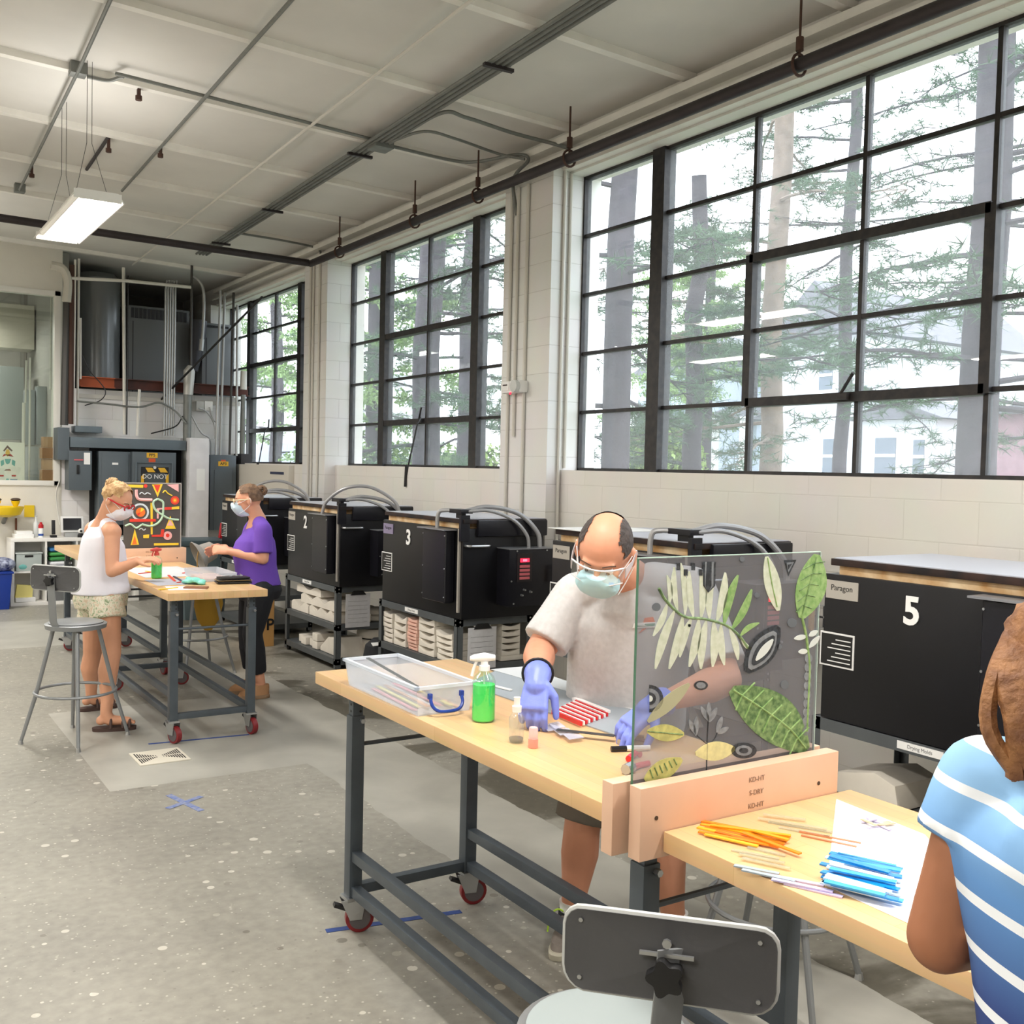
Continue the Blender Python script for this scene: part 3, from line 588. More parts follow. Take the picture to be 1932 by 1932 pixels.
# ---------- ceiling services ----------
galv=M('dull_grey_conduit','7f817d',.5,.35,n=(15,.15)); pipem=M('dark_brown_pipe','3a3335',.5,.3,n=(6,.3)); whitec=M('white_painted_conduit','d9d6ce',.5); rust=M('rusty_hanger','4a3229',.8)
def run(name,pts,r,m,label,cat='conduit',n=8,smooth_=False,group=None):
    return solo(name,MB().tube(arc(pts) if smooth_ else pts,r,n),m,label,cat,group)
C=atc
p0=C(208,0,.07)+(C(208,0,.07)-C(147,135,.07))*1.5; c1=[p0,C(147,135,.07),C(37,358,.07)]
run('conduit',c1,.012,galv,'grey ceiling conduit through the box at far left')
p=C(550,0,.07); q=C(230,360,.07); run('conduit',[p+(p-q)*.8,q],.012,galv,'grey ceiling conduit ending at the lit strip light')
p=C(890,0,.07); q=C(250,500,.07); run('conduit',[p+(p-q)*.4,q],.011,whitec,'white painted ceiling conduit left of the strut bundle')
t=thing('conduit_rack','bundle of grey conduits on a strut running along the ceiling','conduit rack',tuple(C(720,275,.12)))
p=C(1130,0,.08); q=C(380,480,.08); p=p+(p-q)*.5; sd=(q-p).normalized().cross(Vector((0,0,1)))
for k in range(4): part('conduit',MB().tube([p+sd*(k-1.5)*.038,q+sd*(k-1.5)*.038],.013,8),galv,t)
for f in (.25,.42,.6,.78,.93): c=p+(q-p)*f; part('strut',MB().bar(c+sd*.1+Vector((0,0,-.02)),c-sd*.1+Vector((0,0,-.02)),.03,.02),pipem,t); part('strut_rod',MB().tube([c+sd*.08,c+sd*.08+Vector((0,0,.1))],.005,6),pipem,t)
def jbox(u,v,s,label,off=.05,m=galv,d=.05):
    c=C(u,v,off); return solo('junction_box',MB().box((c.x-s,c.y-s,c.z-d/2),(c.x+s,c.y+s,c.z+d)),m,label,'junction box',bevel=.004)
jbox(147,135,.05,'junction box where two ceiling conduits cross'); jbox(37,358,.045,'junction box at the left end of the ceiling conduit'); jbox(718,276,.075,'square junction box beside the strut bundle',.09)
run('conduit',[C(165,145,.06),C(205,152,.06),C(232,145,.06),C(265,150,.06),C(700,262,.06)],.012,galv,'grey conduit crossing the ceiling from the left box',smooth_=True)
run('conduit',[C(735,275,.08),C(850,302,.07),C(900,305,.08),C(975,292,.1),C(997,302,.16),(4.2,6.55,3.86),(4.235,6.55,3.6)],.013,galv,'grey conduit from the square box down to the pier',smooth_=True)
run('conduit',[C(735,270,.08),C(830,214,.07),C(880,222,.07),C(965,250,.08),C(1040,270,.1),(4.3,5.95,3.95)],.014,galv,'long curving conduit toward the window head',smooth_=True)
run('conduit',[C(735,268,.09),C(800,248,.08),C(860,262,.08),C(940,290,.1),C(990,300,.15)],.011,galv,'shorter curving conduit under the long one',smooth_=True)
run('conduit',[C(450,440,.08),C(540,455,.08),C(600,470,.1),(4.25,10.4,3.85)],.012,galv,'conduit at the far ceiling corner by the pier',smooth_=True)
run('gas_pipe',[(4.13,-3,3.81),(4.13,10.35,3.81)],.036,pipem,'dark pipe running above the tall windows','pipe',14)
run('gas_pipe',[(4.1,10.33,3.81),(-4.9,10.33,3.90)],.036,pipem,'dark pipe crossing the ceiling near the back','pipe',14)
for i,y in enumerate((3.75,5.75,6.95,8.0,9.6)):
    mb=MB().tube([(4.13,y,3.84),(4.13,y,cz(4.13))],.007,6); mb.tube([(4.13+.05*math.cos(a),y,3.81+.055*math.sin(a)) for a in [2*PI*k/16 for k in range(17)]],.008,6); mb.tube([(4.13,y,3.88),(4.13,y,3.95)],.02,8)
    solo('pipe_hanger',mb,rust,'rusty pipe hanger over the tall windows, '+['over the nearest window','left of the nearest window top','at the pier','over the second window','nearest the far corner'][i],'hanger','rusty hangers on the dark pipe')
for i,(u,v) in enumerate(((262,155),(303,268),(205,258),(60,308))):
    c=C(u,v,0); solo('conduit_clip',MB().box((c.x-.01,c.y-.015,c.z-.11),(c.x+.01,c.y+.015,c.z)).tube([(c.x,c.y,c.z-.09),(c.x,c.y,c.z-.12)],.022,8),rust,'dark clip on the ceiling, '+['beside the left box','on the middle conduit','above the strip light','on the far left conduit'][i],'clip')
run('conduit',[C(205,258,.015),C(160,325,.015)],.014,pipem,'short dark bar above the strip light')
# pier services
for i,(y,z0) in enumerate(((6.62,1.0),(6.53,1.95),(6.40,1.0))):
    run('conduit',[(4.236,y,z0),(4.236,y,3.8)],.013,whitec,'white conduit on the pier face, '+['left of the emergency light','ending at the emergency light','right of the emergency light'][i])
for i,(y) in enumerate((5.98,5.90)):
    run('conduit',[(4.345+.0*i,6.09-.0,1.0),(4.345+.03*i,6.09,3.9)] if i==0 else [(4.40,6.09,1.72),(4.40,6.09,3.83)],.012,whitec,'white conduit on the side of the pier, '+['floor to ceiling','beside the window'][i])
for i,yy in enumerate((10.6,10.52,10.35)): run('conduit',[(4.236,yy,.9),(4.236,yy,3.83)],.013,whitec,'white conduit on the far pier, '+['furthest','middle','nearest'][i])
e=thing('emergency_light','white emergency light unit on the pier between the tall windows','emergency light',(4.2,6.45,2.30))
part('housing',MB().box((4.17,6.36,2.27),(4.25,6.62,2.36)),whitep,e,bevel=.02); part('lens',MB().tube([(4.175,6.40,2.315),(4.14,6.40,2.315)],.045,18),M('clear_lens','cfd2d0',.15),e); part('sign',MB().box((4.165,6.5,2.29),(4.17,6.6,2.35)),whitep,e); part('red_lettering',MB().box((4.163,6.52,2.325),(4.165,6.58,2.335)),M('dark_print','3a2a2a',.6),e)
part('indicator',MB().ell((4.168,6.48,2.265),.008),redled,e)
# hanging window rods
for i,(y,n) in enumerate(((8.44,'second'),(12.5,'furthest'))):
    mb=MB().tube([(4.46,y,2.16),(4.40,y-.05,2.10),(4.36,y+.08,1.62)],.008,6); mb.tube([(4.36,y+.08,1.72),(4.355,y+.085,1.52)],.012,6)
    solo('window_rod',mb,blk,'black pull rod hanging from the %s tall window'%n,'window rod')
# ---------- mezzanine and electrical wall ----------
Y=13.22
def X(u,v=830,y=Y): return at(u,v,y=y)
orange=M('orange_primer_steel','b0562e',.6,n=(4,.15)); brown=M('brown_primer_steel','5e3025',.65,n=(5,.25),col2='3e2420')
sb=thing('steel_beam','rust orange steel channel carrying the tank and air units','beam',(3.3,Y+.1,2.68))
for n_,u0,u1,m in (('beam_section',150,215,orange),('beam_section',215,467,brown)):
    a=at(u0,717+(u0-150)*.057,y=Y+.08); b=at(u1,717+(u1-150)*.057,y=Y+.08); part(n_,MB().box((a.x,Y+.06,2.575),(b.x,Y+.14,2.70)).box((a.x,Y,2.69),(b.x,Y+.14,2.70)).box((a.x,Y,2.575),(b.x,Y+.14,2.585)),m,sb)
tk=at(184,600,y=14.2); solo('storage_tank',MB().lathe([(.20,2.57),(.275,2.62),(.275,4.02),(.22,4.09)],(tk.x,14.2,0),32),M('grey_tank_enamel','7d8082',.25,.3),'tall grey cylindrical tank on the mezzanine','tank')
greyp=M('grey_machine_enamel','74777a',.4,.2); agrill=M('dark_grille','26262b',.6)
def acunit(u0,u1,vt,y,label,grille=True):
    a=at(u0,vt,y=y); b=at(u1,vt,y=y); t=thing('air_unit',label,'air unit',((a.x+b.x)/2,y+.3,2.57)); part('cabinet',MB().box((a.x,y,2.57),(b.x,y+.6,a.z)),greyp,t,bevel=.01)
    g=MB(); n=14
    for i in range(n): x=a.x+.03+(b.x-a.x-.06)*i/n; g.box((x,y-.01,a.z-.16 if grille else a.z-.06),(x+(b.x-a.x-.06)/n*.75,y+.005,a.z-.03))
    part('grille',g,agrill,t); part('seam',MB().box((a.x+.05,y-.003,2.6),(a.x+.06,y,a.z-.2)),agrill,t)
acunit(243,358,575,14.1,'wide grey air unit with dark grille on the mezzanine'); acunit(382,436,608,13.9,'grey air unit on the mezzanine beside the far window',False)
solo('vent_duct',MB().tube([at(375,605,y=13.9),at(372,650,y=13.9),at(366,700,y=13.9)],[.11,.10,.05],16),M('dark_duct','3c3c42',.5,.3),'dark tapering duct between the two air units','duct')
# vertical conduits
VC=[(233,505,235,820,.02,'w','white conduit left of the air unit'),(263,735,259,822,.018,'w','short white conduit rising from the wireway'),(142,490,138,800,.014,'w','white conduit beside the inner window'),(149,488,146,803,.014,'w','white conduit left of the tank'),(127,560,121,802,.045,'d','thick dark pipe at the corner of the inner window'),(136,500,134,800,.03,'r','brown rusty pipe left of the tank'),(152,600,152,715,.012,'w','thin white conduit in front of the tank'),
(242,520,239,820,.008,'k','black cable hanging beside the white conduit'),(416,548,407,862,.017,'g','light conduit feeding the AP3 panel, left'),(424,552,415,862,.017,'g','light conduit feeding the AP3 panel, middle'),(441,552,433,858,.016,'d','dark conduit feeding the AP3 panel'),(448,575,446,860,.016,'g','light conduit feeding the AP3 panel, right'),(362,500,360,700,.016,'d','dark pipe before the tapering duct')]
mm={'w':whitec,'g':M('light_galvanised','a9aaa9',.4,.5),'d':M('dark_pipe','4a4846',.5,.3),'k':blk,'r':rust}
for i,(a,b,c,d,r,k,lab) in enumerate(VC):
    y=Y-.02-(i%3)*.03; run('conduit' if k!='k' else 'cable',[at(a,b,y=y),at(c,d,y=y)],r,mm[k],lab,'conduit' if k!='k' else 'cable')
for i in range(5):
    u=313+i*4.6; run('conduit',[at(u+2,530,y=Y-.1),at(u-.5,545,y=Y-.02),at(u-4,822,y=Y-.02)],.0125,mm['g'],'light conduit in the row of five above the wireway, '+['leftmost','second from left','middle','second from right','rightmost'][i],'conduit',group='row of five conduits')
big=thing('riser_pipe','thick grey riser pipe with white elbow fitting beside the wireway','pipe',tuple(at(352,1000,y=Y-.05)))
part('pipe',MB().tube([at(354,740,y=Y-.05),at(350,1010,y=Y-.05)],.05,14),mm['d'] if 0 else galv,big); part('elbow',MB().tube([at(359,690,y=Y-.05),at(357,700,y=Y-.05),at(355,745,y=Y-.05)],[.03,.07,.06],14),M('zinc_fitting','b5b4ae',.4,.3),big)
run('riser_pipe',[at(459,745,y=Y-.05),at(456,900,y=Y-.05)],.035,galv,'grey pipe beside the AP3 panel','pipe'); solo('pipe_fitting',MB().tube([at(460,700,y=Y-.05),at(459,735,y=Y-.05)],[.04,.045],12),whitec,'white fitting on top of the pipe beside the AP3 panel','fitting')
run('conduit',[at(362,520,y=Y),at(375,530,y=Y),at(384,550,y=Y),at(384,600,y=Y),at(381,645,y=Y)],.02,mm['g'],'curved light conduit hanging before the dark duct',smooth_=True)
solo('conduit_box',MB().tube([at(381,640,y=Y),at(379,662,y=Y)],.03,10),mm['g'],'small metal sleeve below the curved conduit','fitting')
run('conduit',[at(135,525,y=Y-.1),at(240,530,y=Y-.1),at(360,542,y=Y-.1)],.02,whitec,'white conduit crossing above the tank')
run('conduit',[at(96,500,y=Y-.1),at(118,507,y=Y-.1),at(128,530,y=Y-.1),at(126,570,y=Y-.1)],.05,M('cream_pipe','c9c4b8',.5),'thick cream pipe bending down at the inner window corner',smooth_=True)
run('tie_bar',[at(302,756,y=13.40),at(495,560,y=11.8)],.014,blk,'black diagonal bar rising to the window head','bar')
run('cable',[at(145,757,y=Y-.06),at(200,762,y=Y-.06),at(262,768,y=Y-.06),at(300,760,y=Y-.06),at(330,775,y=Y-.06),at(352,800,y=Y-.12),],.012,galv,'slack grey cable along the block wall','cable',smooth_=True)
run('cable',[at(155,670,y=Y-.06),at(170,700,y=Y-.06),at(198,735,y=Y-.06),at(190,755,y=Y-.06),at(160,765,y=Y-.06)],.006,blk,'thin wire hanging over the orange beam','cable',smooth_=True)
run('cable',[at(285,818,y=Y-.08),at(330,805,y=Y-.08),at(345,785,y=Y-.08)],.008,blk,'black cable dropping to the wireway','cable',smooth_=True)
for i,(a,b) in enumerate((((362,785),(396,830)),((375,770),(404,800)),((395,768),(408,798)))): run('conduit',[at(*a,y=Y-.03),at((a[0]+b[0])/2,(a[1]+b[1])/2+8-16*(i%2),y=Y-.03),at(b[0],b[1],y=Y-.03),at(b[0]+1,b[1]+40-12*i,y=Y-.03)],.01,mm['g'],'bent conduit joining the AP3 risers, '+['longest','middle','shortest'][i],smooth_=True)
for i,u in enumerate((378,394)): c=at(u,766,y=Y); solo('junction_box',MB().box((c.x-.05,Y,c.z-.06),(c.x+.05,Y+.15,c.z+.06)),whitep if i else M('grey_box_paint','b9b9b4',.5),['grey junction box under the brown beam','white junction box under the brown beam'][i],'junction box',bevel=.004)
a=at(150,752,y=Y); b=at(460,765,y=Y); solo('wall_rail',MB().box((a.x,yb-.03,2.45),(b.x,yb,2.50)),whitec,'white rail along the block wall under the beam','rail')
# wireway and panels
gpan=M('grey_panel_enamel','5d666c',.45,.15,n=(3,.06)); gway=M('blue_grey_wireway','647078',.45,.15,n=(4,.08))
def wbox(name,u0,v0,u1,v1,d,m,label,cat,bevel=.005,y=Y):
    a=at(u0,v0,y=y-d); b=at(u1,v1,y=y-d); return a,b,solo(name,MB().box((a.x,y-d,b.z),(b.x,yb,a.z)),m,label,cat,bevel=bevel)
a=at(175,845,y=Y-.02); b=at(356,1010,y=Y-.02); solo('backboard',MB().box((a.x,yb-.06,.5),(b.x,yb,a.z)),M('black_backboard','17171a',.7),'black board behind the electrical panels','board')
wbox('wireway',133,824,351,850,.14,gway,'long blue grey wireway above the electrical panels','wireway')
wbox('wireway',142,803,193,817,.08,gway,'short grey box on top of the wireway','wireway'); wbox('switch_box',109,806,131,868,.12,gpan,'narrow grey switch box left of the wireway','switch box')
def panel(u0,v0,u1,v1,label,d=.14):
    a=at(u0,v0,y=Y-d); b=at(u1,v1,y=Y-d); t=thing('electrical_panel',label,'electrical panel',((a.x+b.x)/2,Y-d/2,b.z)); part('cabinet',MB().box((a.x,Y-d,b.z),(b.x,yb-.05,a.z)),gpan,t,bevel=.005)
    return t,a,b,Y-d
t,a,b,yy=panel(130,850,173,925,'grey safety switch with white tag beside the inner window'); part('tag',MB().box((b.x-.09,yy-.003,a.z-.16),(b.x-.02,yy,a.z-.02)),whitep,t); part('lever_slot',MB().box((b.x-.17,yy-.012,b.z+.19),(b.x-.14,yy,b.z+.30)),blk,t,bevel=.004); part('red_handle',MB().box((b.x-.2,yy-.012,a.z-.115),(b.x-.1,yy,a.z-.10)),pinkkeys,t)
t,a,b,yy=panel(187,851,246,990,'middle grey electrical panel without a tag'); part('door',MB().box((a.x+.03,yy-.008,b.z+.03),(b.x-.03,yy,a.z-.03)),gpan,t,bevel=.003); part('small_label',MB().box(((a.x+b.x)/2-.035,yy-.011,a.z-.16),((a.x+b.x)/2+.035,yy-.008,a.z-.135)),whitep,t)
ylab=M('yellow_label','e8b52e',.5); olab=M('orange_label','d8572c',.5)
def badge(t,s,cx,yy,z,w=.10,h=.045,orr=True):
    o=part('badge',MB().box((cx-w/2,yy-.004,z-h/2),(cx+w/2,yy,z+h/2)),ylab,t); part('badge_lettering',text_mesh(s,.05,(cx,yy-.0045,z),(1,0,0),(0,0,1),.0005,bold=.001),blk,o)
t,a,b,yy=panel(250,852,331,990,'grey electrical panel with yellow PP5 badge and hazard sign',.2)
cx=at(287,858,y=yy).x; part('orange_mark',MB().box((cx-.04,yy-.003,at(287,872,y=yy).z),(cx+.04,yy,at(287,865,y=yy).z)),olab,t); badge(t,'PP5',cx,yy,at(287,859,y=yy).z,.13,.06)
part('latch',MB().tube([(cx+.03,yy,at(0,878,y=yy).z+.01),(cx+.03,yy-.02,at(0,878,y=yy).z+.01)],.018,10),whitec,t)
z1=at(290,881,y=yy).z; z0=at(290,912,y=yy).z-.12; xl=at(266,890,y=yy).x; xr=at(318,890,y=yy).x
part('door_frame',MB().tube([(xl-.06,yy-.012,z0),(xl-.06,yy-.012,z1+.05),(xr+.04,yy-.012,z1+.05),(xr+.04,yy-.012,z0)],.010,8),gway,t)
s=part('hazard_sign',MB().box((xl,yy-.006,z0),(xr,yy,z1)),blk,t)
for k in range(2): part('yellow_stripe',MB().prism([(0,0),(.09,0),(.05,.055),(-.03,.055)],(xl+.08+k*.15,yy-.008,z1-.065),(1,0,0),(0,0,1),(0,.002,0)),ylab,s)
for k in (0,1): part('yellow_stripe',MB().prism([(0,0),(.035,.03),(.035,.16),(0,.12)],((xl+.0) if k==0 else xr-.035,yy-.008,z1-.24),(1,0,0),(0,0,1),(0,.002,0)),ylab,s)
part('sign_field',MB().box((xl+.045,yy-.0075,z0+.02),(xr-.045,yy-.006,z1-.075)),M('grey_sign_field','4c5256',.6),s); part('sign_lettering',text_mesh('DO NOT',.075,((xl+xr)/2,yy-.008,z1-.12),(1,0,0),(0,0,1),.0005),whitep,s)
t,a,b,yy=panel(397,858,444,1000,'narrow dark grey electrical panel with yellow AP3 badge',.14); cx=(a.x+b.x)/2; part('orange_mark',MB().box((cx-.03,yy-.003,a.z-.09),(cx+.03,yy,a.z-.06)),olab,t); badge(t,'AP3',cx,yy,at(420,875,y=yy).z,.13,.06); part('door',MB().box((a.x+.05,yy-.01,b.z),(b.x-.05,yy,a.z-.19)),gpan,t,bevel=.006)
wbox('panel_box',455,856,474,910,.12,M('black_box','2b2729',.6),'black box between the AP3 panel and the far window','box'); 
a=at(358,826,y=Y-.25); b=at(393,998,y=Y-.25); t=thing('column_casing','white boxed column between the electrical panels','column',((a.x+b.x)/2,Y-.1,0)); part('casing',MB().box((a.x,Y-.25,.0),(b.x,yb,a.z)),M('chalky_white','e2e0e2',.7,n=(6,.1)),t,bevel=.004); part('notice',MB().box((a.x+.09,Y-.252,1.35),(b.x-.05,Y-.25,1.62)),whitep,t)
pb=MB().box((4.30,11.35,.95),(4.37,13.35,1.69)); t=thing('wall_cabinet','cream boxed panel under the furthest tall window','panel',(4.33,12.3,.95)); part('casing',pb,M('cream_laminate','d9d3c8',.5),t,bevel=.006); part('blue_label',MB().box((4.297,11.5,1.58),(4.30,11.95,1.61)),M('navy_print','2a3350',.5),t)
# ---------- room behind the inner window ----------
fr=[('wall_cupboard',(-10,570,65,660),15.4,.5,'d3cec0','cream wall cupboard seen through the inner window','cupboard'),('exhaust_booth',(0,690,45,830),15.2,.4,'a9b0b0','pale grey booth seen through the inner window','booth'),('metal_duct',(48,735,66,840),14.6,.2,'aab0b4','left silvery upright duct behind the inner window','duct'),('metal_duct',(70,728,88,840),14.5,.2,'b2b7ba','right silvery upright duct behind the inner window','duct'),('metal_cabinet',(52,842,72,915),14.5,.25,'b4b8ba','pale metal cabinet behind the inner window sill','cabinet')]
for nm,(u0,v0,u1,v1),y,d,c,lab,cat in fr:
    a=at(u0,v0,y=y); b=at(u1,v1,y=y); solo(nm,MB().box((a.x,y,b.z if nm!='metal_cabinet' else 1.2),(b.x,y+d,a.z)),M('far_'+nm,c,.4,.1 if 'duct' not in nm else .5),lab,cat,bevel=.01)
solo('shelf_slab',MB().box((-.5,13.6,1.30),(2.1,15.8,1.38)),MC['white_trim'],'white counter behind the inner window','counter')
for i,(u,v0,v1,y,r) in enumerate(((97,545,735,13.9,.012),(100,730,910,13.9,.02),(110,640,730,14.5,.015),(45,760,920,14.2,.02),(50,680,760,14.2,.012),(57,675,920,14.2,.012))):
    run('conduit',[at(u,v0,y=y),at(u-2,v1,y=y)],r,whitec,'white conduit behind the inner window, '+['tallest','thick one at the right','short one high at the right','thick one at the left','thin one at the left','second thin one at the left'][i])
a=at(-60,832,y=13.7);b=at(46,915,y=13.7); t=thing('poster','poster with stacked coloured shapes behind the inner window','poster',((a.x+b.x)/2,13.7,1.39)); part('sheet',MB().box((a.x,13.69,1.385),(b.x,13.7,a.z)),M('ivory_paper','e4e0d4',.6),t)
def pc(u,v): return at(u,v,y=13.688)
shapes=[('brown_chevron','6b5149',[(6,850),(14,840),(24,850),(22,852),(14,845),(8,852)]),('yellow_bulb','dfb14a',[(12,848),(17,848),(19,855),(14,862),(10,855)]),('red_wings','b23b35',[(4,862),(8,856),(14,860),(20,856),(26,862),(14,858)]),('teal_fan','5fa39b',[(9,866),(21,866),(18,874),(14,876),(11,874)]),('teal_diamond','5fa39b',[(1,870),(7,867),(8,876),(2,880)]),('teal_diamond','5fa39b',[(23,867),(29,870),(28,880),(22,876)]),('brown_dome','7a5c50',[(8,888),(11,885),(19,885),(21,888)]),('red_bar','b8342f',[(-6,896),(7,896),(7,899),(-6,899)]),('red_bar','b8342f',[(22,896),(30,896),(30,899),(22,899)]),('blue_shield','5a7f96',[(19,904),(33,904),(31,910),(25,913),(21,910)]),('teal_foot','5fa39b',[(12,903),(16,903),(20,914),(8,914)])]
for n_,c,pl in shapes:
    P3=[pc(u,v) for u,v in pl]; o=P3[0]; part(n_,MB().prism([(p.x-o.x,p.z-o.z) for p in P3],o,(1,0,0),(0,0,1),(0,.001,0)),M('print_'+n_+c,c,.6),t)
card=M('cardboard','a9825c',.75,n=(5,.08))
for i,(v0,v1) in enumerate(((900,917),(883,900),(866,883),(850,866))): 
    a=at(78+(i%2),v0,y=13.5); b=at(112,v1,y=13.5); h=.132; z=1.44+i*h; solo('cardboard_box',MB().box((a.x+.01*(i%2),13.45+(.02 if i%2 else 0),z),(b.x,13.64,z+h-.003)),card,'brown cardboard box on the inner window sill, '+['bottom of the stack','second up','third up','topmost'][i],'cardboard box','cardboard boxes on the sill',bevel=.004)
# ---------- white cube shelf and what it holds ----------
wl=M('white_laminate','efede8',.4); ys=12.98; xa=at(20,1080,y=ys).x; cubes=.335; nC=4; wX=nC*cubes+.04*2+.0
t=thing('cube_shelf','white cube shelf against the back wall at far left','shelf',(xa+wX/2,ys+.19,0))
zt=.78; mb=MB(); part('case',MB().box((xa,ys,zt-.04),(xa+wX,ys+.38,zt)).box((xa,ys,0),(xa+wX,ys+.38,.04)).box((xa,ys,.04),(xa+.04,ys+.38,zt-.04)).box((xa+wX-.04,ys,.04),(xa+wX,ys+.38,zt-.04)),wl,t,bevel=.002)
part('middle_board',MB().box((xa+.04,ys+.005,.38),(xa+wX-.04,ys+.38,.40)),wl,t)
for i in range(1,nC): part('divider',MB().box((xa+.03+i*(cubes+.0),ys+.005,.04),(xa+.05+i*cubes,ys+.38,.74)),wl,t)
part('back_board',MB().box((xa+.04,ys+.37,.04),(xa+wX-.04,ys+.375,.74)),wl,t)
cr=thing('plastic_crate','translucent grey crate in the upper left cube','crate',(xa+.2,ys+.15,.40)); cm_=glassy('milky_plastic',(.9,.95,.95),.05,.55,(.8,.85,.84),.3)
part('tub',MB().box((xa+.06,ys+.02,.402),(xa+.33,ys+.3,.60)),M('milky_grey_plastic','b3bdba',.35),cr,bevel=.01); part('rim',MB().box((xa+.05,ys+.012,.60),(xa+.34,ys+.31,.615)),M('milky_grey_rim','c6cecb',.35),cr,bevel=.004); part('handle_slot',MB().box((xa+.15,ys+.017,.56),(xa+.24,ys+.02,.585)),blk,cr); part('teal_cloth',MB().ell((xa+.13,ys+.03,.45),(.06,.015,.04)),M('teal_cloth','6fb3ae',.8),cr)
solo('paper_tray',MB().box((xa+.06,ys+.03,.042),(xa+.27,ys+.3,.09)),whitep,'white tray in the lower left cube','tray',bevel=.01); solo('yellow_folder',MB().prism([(0,0),(.18,0),(.19,.13),(.02,.15)],(xa+.06,ys+.08,.09),(1,0,0),(0,0,1),(0,.08,0)),M('pale_yellow_paper','e9dd8a',.7),'pale yellow folder standing in the lower left cube','folder')
solo('white_bottle',MB().lathe([(.05,0),(.05,.2),(.02,.24),(.02,.27)],(xa+.29,ys+.25,.042),16),whitep,'white bottle at the back of the lower left cube','bottle')
for i,(c,z,lab) in enumerate((('dfe3ea',.402,'folded white towel, lowest in the upper cube'),('e9e9ef',.452,'folded white towel under the green ones'),('3f8f4e',.505,'folded green towel in the upper cube'),('55a85a',.56,'bright green rumpled towel near the top'),('3f7fb5',.612,'blue towel on top of the green ones'))):
    x0=xa+.42; mb=MB().loft([((x0+.0,ys+.14,z+.025),(0,.10,0),(0,0,.018)),((x0+.02,ys+.14,z+.026),(0,.12,0),(0,0,.026)),((x0+.13,ys+.14,z+.03),(0,.12,0),(0,0,.028)),((x0+.22,ys+.14,z+.026),(0,.12,0),(0,0,.026)),((x0+.24,ys+.14,z+.025),(0,.1,0),(0,0,.016))],20,3)
    solo('towel',mb,M('towel_'+c,c,.9,bump=(60,.4)),lab,'towel','folded towels in the cube shelf')
solo('storage_bin',MB().box((xa+.40,ys+.02,.042),(xa+.62,ys+.33,.24)),M('dark_grey_bin','6d6f70',.5),'grey bin with white tag in the lower cube','bin',bevel=.01)
z=zt
solo('white_box',MB().box((xa+.20-.15,ys+.05,z),(xa+.25,ys+.3,z+.045)).box((xa+.07,ys+.07,z+.045),(xa+.24,ys+.28,z+.08)),whitep,'flat white boxes on top of the cube shelf','box',bevel=.004)
bt=thing('marker_bottle','bottle with red and blue label on the cube shelf','bottle',(xa+.335,ys+.12,z)); part('bottle',MB().lathe([(.028,0),(.028,.12),(.012,.15)],(xa+.335,ys+.12,z),16),whitep,bt); part('red_cap',MB().lathe([(.0285,.11),(.0285,.145),(.014,.165),(.014,.18)],(xa+.335,ys+.12,z),16),M('red_plastic','c0222b',.4),bt); part('blue_band',MB().lathe([(.0287,.02),(.0287,.045)],(xa+.335,ys+.12,z),16),M('blue_plastic','2b4fa0',.4),bt)
solo('pump_bottle',MB().lathe([(.03,0),(.03,.16),(.01,.19),(.01,.24),(.02,.25)],(xa+.30,ys+.25,z),16),M('clear_white_bottle','dfe3e2',.3),'pale pump bottle behind the red capped bottle','bottle')
ph=thing('cordless_phone','black cordless phone in its stand on the cube shelf','telephone',(xa+.46,ys+.1,z)); part('stand',MB().box((xa+.43,ys+.05,z),(xa+.50,ys+.13,z+.03)),blk,ph,bevel=.008); part('handset',MB().cb((xa+.465,ys+.09,z+.12),(.04,.025,.17),Matrix.Rotation(-.12,3,'X')),blk,ph,bevel=.008)
tb=thing('tablet','white framed tablet on a stand on the cube shelf','tablet',(xa+.67,ys+.15,z)); part('frame',MB().cb((xa+.68,ys+.16,z+.15),(.25,.02,.19),Matrix.Rotation(-.15,3,'X')),whitep,tb,bevel=.006); part('screen',MB().cb((xa+.68,ys+.145,z+.152),(.20,.006,.14),Matrix.Rotation(-.15,3,'X')),M('dark_screen','1d1c20',.15),tb); part('foot',MB().box((xa+.60,ys+.12,z),(xa+.76,ys+.24,z+.05)),M('grey_plastic','a9abab',.5),tb,bevel=.006)
wc=thing('webcam','small black and white camera before the tablet','camera',(xa+.76,ys+.06,z)); part('base',MB().lathe([(.035,0),(.035,.03),(.02,.05)],(xa+.76,ys+.06,z),16),blk,wc); part('head',MB().ell((xa+.76,ys+.06,z+.075),.03),whitep,wc); part('lens',MB().ell((xa+.76,ys+.033,z+.075),(.014,.008,.014)),blk,wc)
# eyewash
ew=thing('eyewash_station','yellow eyewash bowl with two spray heads on the back wall','eyewash',(xa-.08,13.2,.85)); ex=at(12,975,y=13.15).x; yel=M('safety_yellow','ecc81e',.4)
ez=at(12,968,y=13.15).z; part('bowl',MB().lathe([(.04,-.05),(.15,-.02),(.19,.06),(.19,.075),(.17,.06),(.1,0)],(ex,13.18,ez),28),yel,ew); part('wall_arm',MB().tube([(ex,13.2,ez-.04),(ex,13.4,ez-.12)],.025,10),galv,ew)
for s in (-.1,.1): part('spray_head',MB().lathe([(.02,0),(.045,.05),(.05,.07)],(ex+s,13.18,ez+.07),14),yel,ew); part('dust_cap',MB().ell((ex+s,13.18,ez+.155),(.055,.055,.02)),M('brown_cap','4c3a2c',.5),ew)
solo('safety_sign',MB().box((ex+.22,13.38,ez-.06),(ex+.33,13.395,ez+.08)),yel,'small yellow safety sign right of the eyewash bowl','sign')
run('water_pipe',[(ex+.13,13.37,ez-.07),(ex+.13,13.37,.78)],.012,M('copper_brown','6e4027',.5),'brown water pipe under the safety sign','pipe')
